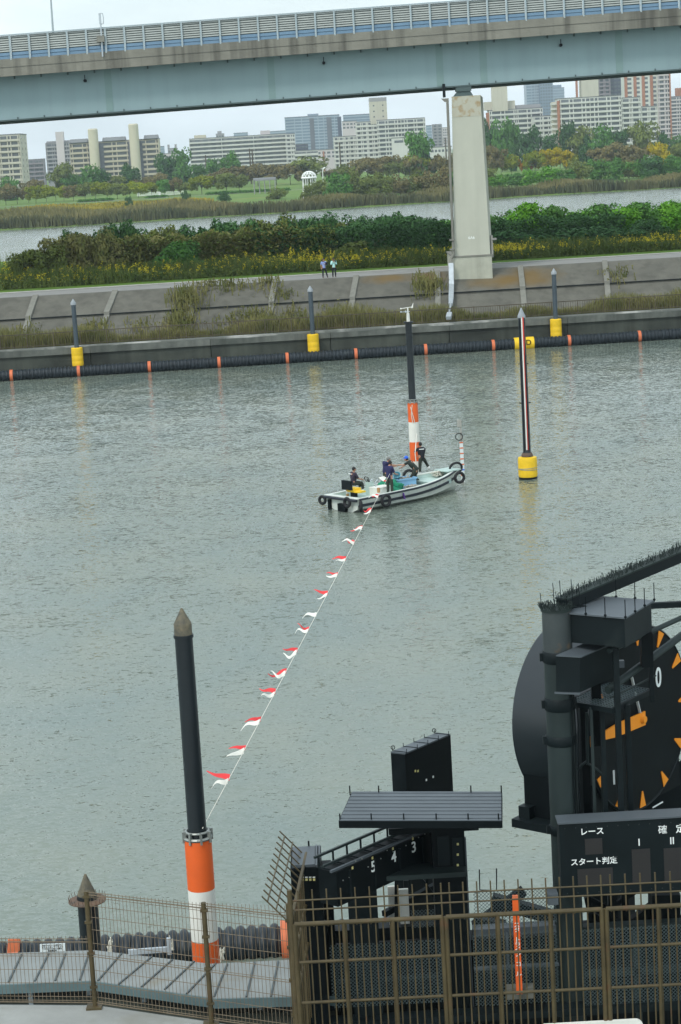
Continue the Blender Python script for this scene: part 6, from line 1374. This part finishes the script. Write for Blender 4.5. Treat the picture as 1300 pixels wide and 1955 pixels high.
m = MB(); q = qf[0]; m.obox(q + nf * .4 + dd * .6, dd, nf, .9, .5, 4.62, 4.775); m.obox(q + nf * .1 + dd * .02, dd, nf, .2, .12, 4.7, 5.0); m.obox(q + nf * .5 + dd * .3, dd, nf, .06, .06, 4.4, 4.62); m.build('bracket', M['black2'], ck)
m = MB(); m.obox(C0 - nf * .7, dd, nf, .3, .3, -1, 4.6); m.build('support_column', M['black'], ck)
m = MB(); m.prism([at(1185, 1640, 39.2), at(1185, 1545, 39.2), at(1250, 1495, 39.2), at(1330, 1425, 39.2), at(1420, 1390, 39.2), at(1420, 1640, 39.2)], (.3, .5, 0)); m.build('rear_hood', M['black2'], ck)
for (x0, y0, x1, y1) in ((1213, 1562, 1228, 1553), (1246, 1542, 1265, 1531)):
    pA = Vector((C0 + nf * .3).to_tuple()); m = MB(); m.bar(onplane(x0, y0, C0 + nf * .03, nf), onplane(x1, y1, C0 + nf * .03, nf), .02); m.build('white_mark', M['glyph'], ck)
q = onplane(1172, 1485, C0 + nf * .03, nf); m = MB(); m.bar(q - UP * .12, q + UP * .14, .035); m.build('white_mark', M['glyph'], ck)
# mast column
Ym = 34.9; mc = at(1062, 1165, Ym); mx_, mz = mc.x, mc.z
mt_ = thing('mast_column', 'thick dark steel mast with sleeves and a spiky bird brush on its rusty top', 'column', (mx_, Ym, 0))
m = MB(); m.lathe((mx_, Ym, 0), [(.25, 1.0), (.25, mz - .75)], 28); m.build('tube', M['colm'], mt_, 'auto')
m = MB(); m.lathe((mx_, Ym, 0), [(.252, mz - .748), (.25, mz)], 28); m.build('rusty_head', M['colr'], mt_, 'auto')
for py, hh in ((1252, .2), (1342, .22), (1411, .17), (1582, .16)):
    z = at(1062, py, Ym).z; m = MB(); m.lathe((mx_, Ym, 0), [(.262, z - hh / 2), (.275, z - hh / 2 + .02), (.275, z + hh / 2 - .02), (.262, z + hh / 2)], 28); m.box(mx_ - .32, mx_ - .25, Ym - .06, Ym + .02, z - .07, z + .07); m.build('sleeve', M['black2'], mt_, 'auto')
m = MB(); m.lathe((mx_, Ym, 0), [(.27, mz + .002), (.27, mz + .05)], 28); m.build('cap_plate', M['spike'], mt_, 'auto')
R = random.Random(9); m = MB()
for k in range(170):
    a = R.uniform(0, 6.28); r_2 = .27 * sqrt(R.random()) if k % 2 else .27; q = Vector((mx_ + r_2 * cos(a), Ym + r_2 * sin(a), mz + .04)); m.bar(q, q + Vector((R.uniform(-.05, .05), R.uniform(-.05, .05), R.uniform(.05, .12))), .009)
m.build('bird_spikes', M['spike'], mt_)
for px, py, L_ in ((1031, 1132, .16), (1055, 1113, .3), (1068, 1108, .3), (1090, 1106, .25), (1104, 1113, .2)):
    q = at(px, py, Ym - .05); m = MB(); m.bar(q, (q.x + .02, q.y, mz + .03), .012); m.build('rod', M['black2'], mt_)
# diagonal brush beam
b0 = Vector((mx_ + .1, Ym + .1, mz + .06)); b1 = atz(1300, 1060, mz + .28); bd = (b1 - b0); b1 = b0 + bd * 1.6
bb = thing('spiked_beam', 'heavy dark beam rising to the upper right, lined with bristling bird spikes', 'beam', tuple(b0))
m = MB(); m.bar(b0, b1, .2, .2); m.build('beam', M['black2'], bb)
m = MB(); m.bar(b0 + Vector((0, 0, .11)), b1 + Vector((0, 0, .11)), .26, .03); m.build('top_flange', M['spike'], bb)
m = MB()
for k in range(560):
    q = b0.lerp(b1, R.random()) + Vector((R.uniform(-.12, .12), R.uniform(-.12, .12), .12)); m.bar(q, q + Vector((R.uniform(-.04, .04), 0, R.uniform(.05, .12))), .009)
m.build('bird_spikes', M['spike'], bb)
m = MB(); m.bar(at(1092, 1163, 35.1), at(1420, 1148, 36.6), .11, .1); tag(m.build('thin_beam', M['black2']), 'thin dark strut running level to the right just under the spiked beam', 'beam')
# service box behind with rods
z8 = 9.05; A1, A2, A3 = atz(1088, 1172, z8), atz(1192, 1181, z8), atz(1243, 1150, z8); A4 = A1 + (A3 - A2)
sb = thing('service_box', 'large dark equipment box with thin upright rods around its pale top', 'box', tuple(A2))
m = MB(); m.hexa([Vector((p.x, p.y, z8 - .5)) for p in (A1, A2, A3, A4)] + [Vector((p.x, p.y, z8)) for p in (A1, A2, A3, A4)]); m.build('body', M['black2'], sb)
m = MB(); ctr = (A1 + A3) / 2; G = [ctr + (p - ctr) * 1.08 for p in (A1, A2, A3, A4)]; m.hexa([p + Vector((0, 0, .003)) for p in G] + [p + Vector((0, 0, .03)) for p in G]); m.build('top_plate', M['slate'], sb)
for i in range(4):
    for f in (0, .33, .66): q = G[i].lerp(G[(i + 1) % 4], f) ; m = MB(); m.bar(q, q + Vector((0, 0, .34)), .014); m.ball(q + Vector((0, 0, .04)), .025); m.build('rod', M['black'], sb)
m = MB(); q = A1.lerp(A4, .5) + Vector((.15, 0, 0)); m.bar(q + Vector((0, 0, -2.5)), q + Vector((0, 0, -.5)), .16); m.bar(A3 + Vector((-.12, -.1, -1.1)), A3 + Vector((-.12, -.1, -.5)), .2); m.build('leg', M['black'], sb)
# junction boxes
Yj = 34.35; j0, j1, j2, j3 = at(1062, 1320, Yj), at(1107, 1322, Yj), at(1107, 1256, Yj), at(1061, 1253, Yj); dj = Vector((.75, .95, 0))
jb = thing('junction_box', 'slate steel junction box clamped to the upper mast', 'box', tuple((j0 + j2) / 2))
m = MB(); m.prism([j0, j1, j2, j3], dj); m.build('housing', M['black2'], jb)
m = MB(); m.prism([j3 + Vector((0, -.02, .003)), j2 + Vector((0.02, -.02, .003)), j2 + dj + Vector((.02, 0, .003)), j3 + dj + Vector((0, 0, .003))], (0, 0, .02)); m.build('lid', M['slate'], jb)
m = MB(); m.bar(j0 + Vector((-.03, -.01, -.02)), j1 + Vector((0, -.01, -.02)), .03); m.build('bottom_edge', M['slate'], jb)
m = MB(); k0 = at(1078, 1165, 35.3); m.hexa([k0 + Vector(v) for v in ((0, 0, -.5), (.45, 0, -.5), (.8, .5, -.5), (.3, .5, -.5), (0, 0, 0), (.45, 0, 0), (.8, .5, 0), (.3, .5, 0))]); tag(m.build('control_box', M['black2']), 'smaller dark control box tucked between the mast head and the service box', 'box')
# catwalk with railings
cwk = thing('catwalk', 'dark mesh catwalk with pipe railings fixed beside the mast before the clock', 'catwalk', tuple(at(1170, 1350, 34.6)))
zc_ = at(1170, 1352, 34.6).z; g0, g1, g2 = atz(1085, 1338, zc_), atz(1170, 1352, zc_), atz(1242, 1316, zc_); g3 = g0 + (g2 - g1)
m = MB(); N_ = 16
for i in range(N_ + 1):
    f = i / N_; m.bar(g0.lerp(g1, f), g3.lerp(g2, f), .01); m.bar(g0.lerp(g3, f), g1.lerp(g2, f), .012)
m.build('grating', M['meshw'], cwk)
m = MB()
for a, b in ((g0, g1), (g1, g2), (g2, g3), (g3, g0)): m.bar(a + Vector((0, 0, -.04)), b + Vector((0, 0, -.04)), .05, .09)
m.build('frame', M['black2'], cwk)
for a, b, w_ in (((1162, 1243, 34.6), (1330, 1166, 36.2), .09), ((1160, 1318, 34.7), (1330, 1192, 36.6), .14), ((1165, 1332, 34.6), (1252, 1290, 35.6), .03)):
    m = MB(); m.tube(at(*a), at(*b), w_ / 2, n=10); m.build('railing', M['colm'], cwk, 'auto')
for px, y0, y1, w_, Y in ((1175, 1238, 1575, .1, 34.65), (1241, 1212, 1340, .07, 35.4), (1197, 1345, 1590, .09, 34.9), (1149, 1352, 1590, .08, 34.95), (1128, 1350, 1580, .05, 34.9)):
    m = MB(); a = at(px, y0, Y); m.bar(a, (a.x, a.y, at(px, y1, Y).z), w_); m.build('upright', M['black2'] if px != 1128 else M['colm'], cwk)
m = MB(); prect(m, 1179, 1262, 1192, 1275, 35.3, .1); m.build('label_plate', M['slate'], cwk)
m = MB(); prect(m, 1112, 1352, 1127, 1600, 35.3, .5); m.build('back_locker', M['black'], cwk)
m = MB(); q = at(1150, 1590, 35.1); m.path([at(1100, 1470, 35.1), at(1118, 1455, 35.1), at(1140, 1470, 35.1), at(1150, 1480, 35.1), at(1152, 1575, 35.1)], .03, 6); m.path([at(1120, 1360, 35.1), at(1122, 1460, 35.1)], .03, 6); m.build('conduit', M['colm'], cwk)
# scoreboard
Yb = 34.1; sc_ = thing('scoreboard', 'black race result board with white Japanese lettering at lower right', 'scoreboard', tuple(at(1200, 1640, Yb)))
TL, TR_, BR_, BL = at(1067, 1574, Yb), at(1400, 1556, Yb), at(1400, 1700, Yb), at(1072, 1714, Yb)
m = MB(); zt_, zb_ = TL.z, BL.z; m.box(TL.x, TR_.x, Yb, Yb + .4, zb_, zt_); m.build('board', M['black2'], sc_)
m = MB(); m.box(TL.x - .02, TR_.x, Yb - .02, Yb + .42, zt_ + .002, zt_ + .03); m.build('top_trim', M['slate'], sc_)
def st(tx, px, py, wpx, name='lettering'):
    q = at(px, py, Yb - .004); textmesh(name, tx, wpx * 1.12 * Yb / F, M['glyph'], (q.x, Yb - .006, q.z), (1, 0, 0), (0, 0, 1), sc_, .003)
st('レース', 1130, 1588, 14.5); st('確', 1265, 1585, 17); st('定', 1299, 1583, 17); st('Ⅰ', 1220, 1609, 17); st('Ⅱ', 1283, 1606, 17); st('スタート判定', 1134, 1645, 14)
for (x0, y0, x1, y1) in ((1117, 1601, 1150, 1631), (1103, 1658, 1170, 1690), (1207, 1621, 1242, 1688), (1268, 1619, 1302, 1686)):
    m = MB(); prect(m, x0, y0, x1, y1, Yb - .004, .003); m.build('unlit_display', M['lampoff'], sc_)
m = MB(); prect(m, 1046, 1708, 1066, 1728, 34.0, .3); m.build('side_box', M['slate'], sc_)
R = random.Random(17); m = MB()
for k in range(15):
    z = TL.z - .08; x = TL.x + .1 + k * .18; m.box(x - .008, x + .008, Yb - .008, Yb - .001, z - .008, z + .008); m.box(x - .008, x + .008, Yb - .008, Yb - .001, BL.z + .06, BL.z + .076)
m.build('bolts', M['colm'], sc_)
for k in range(3):
    m = MB(); xx = mx_ + .16 + k * .05; m.path([(xx, Ym - .2 + k * .03, mz - .9 - k * .3), (xx + .02, Ym - .22 + k * .03, mz - 2), (xx - .01, Ym - .21 + k * .03, mz - 3.1), (xx + .01, Ym - .22 + k * .03, 5.4)], .012, 5); m.build('cable', M['black'], mt_)
m = MB(); m.path([at(636, 1648, 34.9), at(646, 1640, 34.9), at(655, 1643, 34.9), at(662, 1652, 34.9)], .014, 6); m.path([at(630, 1655, 34.9), at(640, 1646, 34.9), at(660, 1655, 34.9)], .012, 6); m.build('cable', M['black2'], cb)
# equipment platform behind the fence
ep = thing('equipment_platform', 'dark steel equipment platform with chain-link guards behind the bar fence', 'platform', tuple(at(950, 1900, 35)))
for (x0, y0, x1, y1, Y, dp, mm) in ((626, 1798, 850, 2060, 35.5, .5, 'black'), (905, 1790, 1068, 2060, 35.6, .5, 'black'), (1110, 1768, 1420, 2060, 35.5, .5, 'black')):
    m = MB(); prect(m, x0, y0, x1, y1, Y, dp); m.build('dark_interior_sheet', M[mm], ep)  # dark sheets added behind the mesh for its dark interior, hiding pale water
for (x0, y0, x1, y1, Y, dp, mm) in ((626, 1772, 846, 1796, 35.2, .25, 'black2'), (903, 1771, 1068, 1784, 34.8, .25, 'slate'), (905, 1845, 1068, 1849, 34.7, .1, 'slate'), (640, 1868, 846, 1873, 34.9, .1, 'colm'), (626, 1930, 1420, 1944, 34.2, .3, 'black2'), (1112, 1762, 1420, 1772, 34.9, .2, 'colm'), (1112, 1846, 1420, 1858, 34.9, .1, 'colm'), (967, 1782, 971, 1846, 34.7, .1, 'slate'), (930, 1851, 1060, 1856, 34.9, .1, 'colm')):
    m = MB(); prect(m, x0, y0, x1, y1, Y, dp); m.build('beam', M[mm], ep)
for (x0, x1, y0, Y) in ((1068, 1094, 1714, 34.8), (1096, 1112, 1760, 35.1), (700, 716, 1800, 34.9), (1213, 1226, 1770, 34.9)):
    m = MB(); prect(m, x0, y0, x1, 2060, Y, .3); m.build('column', M['black2'] if x0 != 1213 else M['colm'], ep)
for (x0, y0, x1, y1, Y) in ((632, 1805, 846, 1925, 34.3), (905, 1702, 1062, 1770, 34.6), (905, 1784, 1066, 1922, 34.4), (1112, 1775, 1400, 1925, 34.3), (785, 1738, 845, 1772, 35.0)):
    a, b = at(x0, (y0 + y1) / 2, Y), at(x1, (y0 + y1) / 2, Y); zb, zt = at(x0, y1, Y).z, at(x0, y0, Y).z; m = MB(); lattice(m, (a.x, Y, 0), (b.x, Y, 0), zb, zt, .052, .0065); m.build('chain_link', M['meshw'], ep)
m = MB()
for (a, b, w_) in (((1125, 1715, 35.4), (1162, 1735, 35.4), .08), ((1162, 1735, 35.4), (1215, 1700, 35.4), .08), ((1168, 1705, 35.4), (1168, 1770, 35.4), .14), ((1192, 1705, 35.4), (1193, 1770, 35.4), .12), ((1200, 1768, 35.4), (1268, 1718, 35.4), .2), ((1268, 1700, 35.4), (1268, 1770, 35.4), .5), ((1120, 1712, 35.4), (1132, 1770, 35.4), .1), ((1130, 1745, 35.4), (1165, 1768, 35.4), .1)): m.bar(at(*a), at(*b), w_)
m.build('brace', M['black'], ep)
m = MB(); m.path([at(915, 1660, 34.9), at(916, 1699, 34.9), at(948, 1700, 34.9), at(948, 1658, 34.9)], .012, 5); m.build('wire_bracket', M['black2'], ep)
m = MB(); m.bar(at(905, 1760, 35.3), at(965, 1770, 35.3), .2); m.bar(at(940, 1718, 36), at(1060, 1752, 36), .22); m.bar(at(905, 1768, 36), at(1000, 1700, 36), .16); m.build('ramp', M['black2'], ep)
# orange start-line marker post
mk = thing('marker_post', 'bright orange post with vertical white Japanese letters behind the bar fence', 'marker', tuple(at(990, 1880, 34.0)))
p0, p1 = at(992, 1716, 33.9), at(992, 1898, 33.9); zt_, zb_ = p0.z, p1.z; xm = at(988, 1800, 33.9).x
m = MB(); m.box(xm - .055, xm + .05, 33.9, 33.98, zb_, zt_); m.build('post', M['orange'], mk)
m = MB(); m.box(xm - .05, xm + .045, 33.91, 33.97, zt_ + .001, zt_ + .05); m.build('post_head', M['floatband'], mk)
m = MB(); a = at(968, 1890, 33.95); b = at(1021, 1908, 33.95); m.box(a.x, b.x, 33.995, 34.2, b.z, a.z); m.build('base_block', M['conc_dark'], mk)
for k, ch in enumerate('スタートライン　コール'):
    if ch == '　': continue
    z = at(988, 1766, 33.9).z - k * .088
    if ch == 'ー': textmesh('letter', '｜' if False else 'l', .1, M['glyph'], (xm, 33.896, z), (1, 0, 0), (0, 0, 1), mk, .001)
    else: textmesh('letter', ch, .1, M['glyph'], (xm, 33.896, z), (1, 0, 0), (0, 0, 1), mk, .001)
# white rounded cover at the very bottom
m = MB(); Yw = 31.5; a = at(1110, 1953, Yw); b = at(1228, 1949, Yw); pts = []
for k in range(7): an = pi / 2 * k / 6; pts.append((b.x - .12 + .12 * sin(an), Yw, a.z - .12 + .12 * cos(an)))
m.prism([(a.x - .6, Yw, a.z)] + pts + [(b.x, Yw, a.z - .5), (a.x - .6, Yw, a.z - .5)], (0, .06, 0)); tag(m.build('white_cover', M['white']), 'white rounded cover edge just showing at the bottom right of the picture', 'cover')

# ------------------------------------------------------------------ haze
m = MB(); m.box(-2450, 2450, -60, 7600, -4.2, 190)
hz = m.build('haze', None); tag(hz, kind='stuff')
hm = bpy.data.materials.new('haze'); hm.use_nodes = True; n_ = hm.node_tree.nodes; n_.clear()
ov = n_.new('ShaderNodeOutputMaterial'); pv = n_.new('ShaderNodeVolumePrincipled'); pv.inputs['Density'].default_value = .00012
pv.inputs['Color'].default_value = (.78, .88, .95, 1); pv.inputs['Anisotropy'].default_value = .2
hm.node_tree.links.new(pv.outputs['Volume'], ov.inputs['Volume']); hz.data.materials.append(hm)
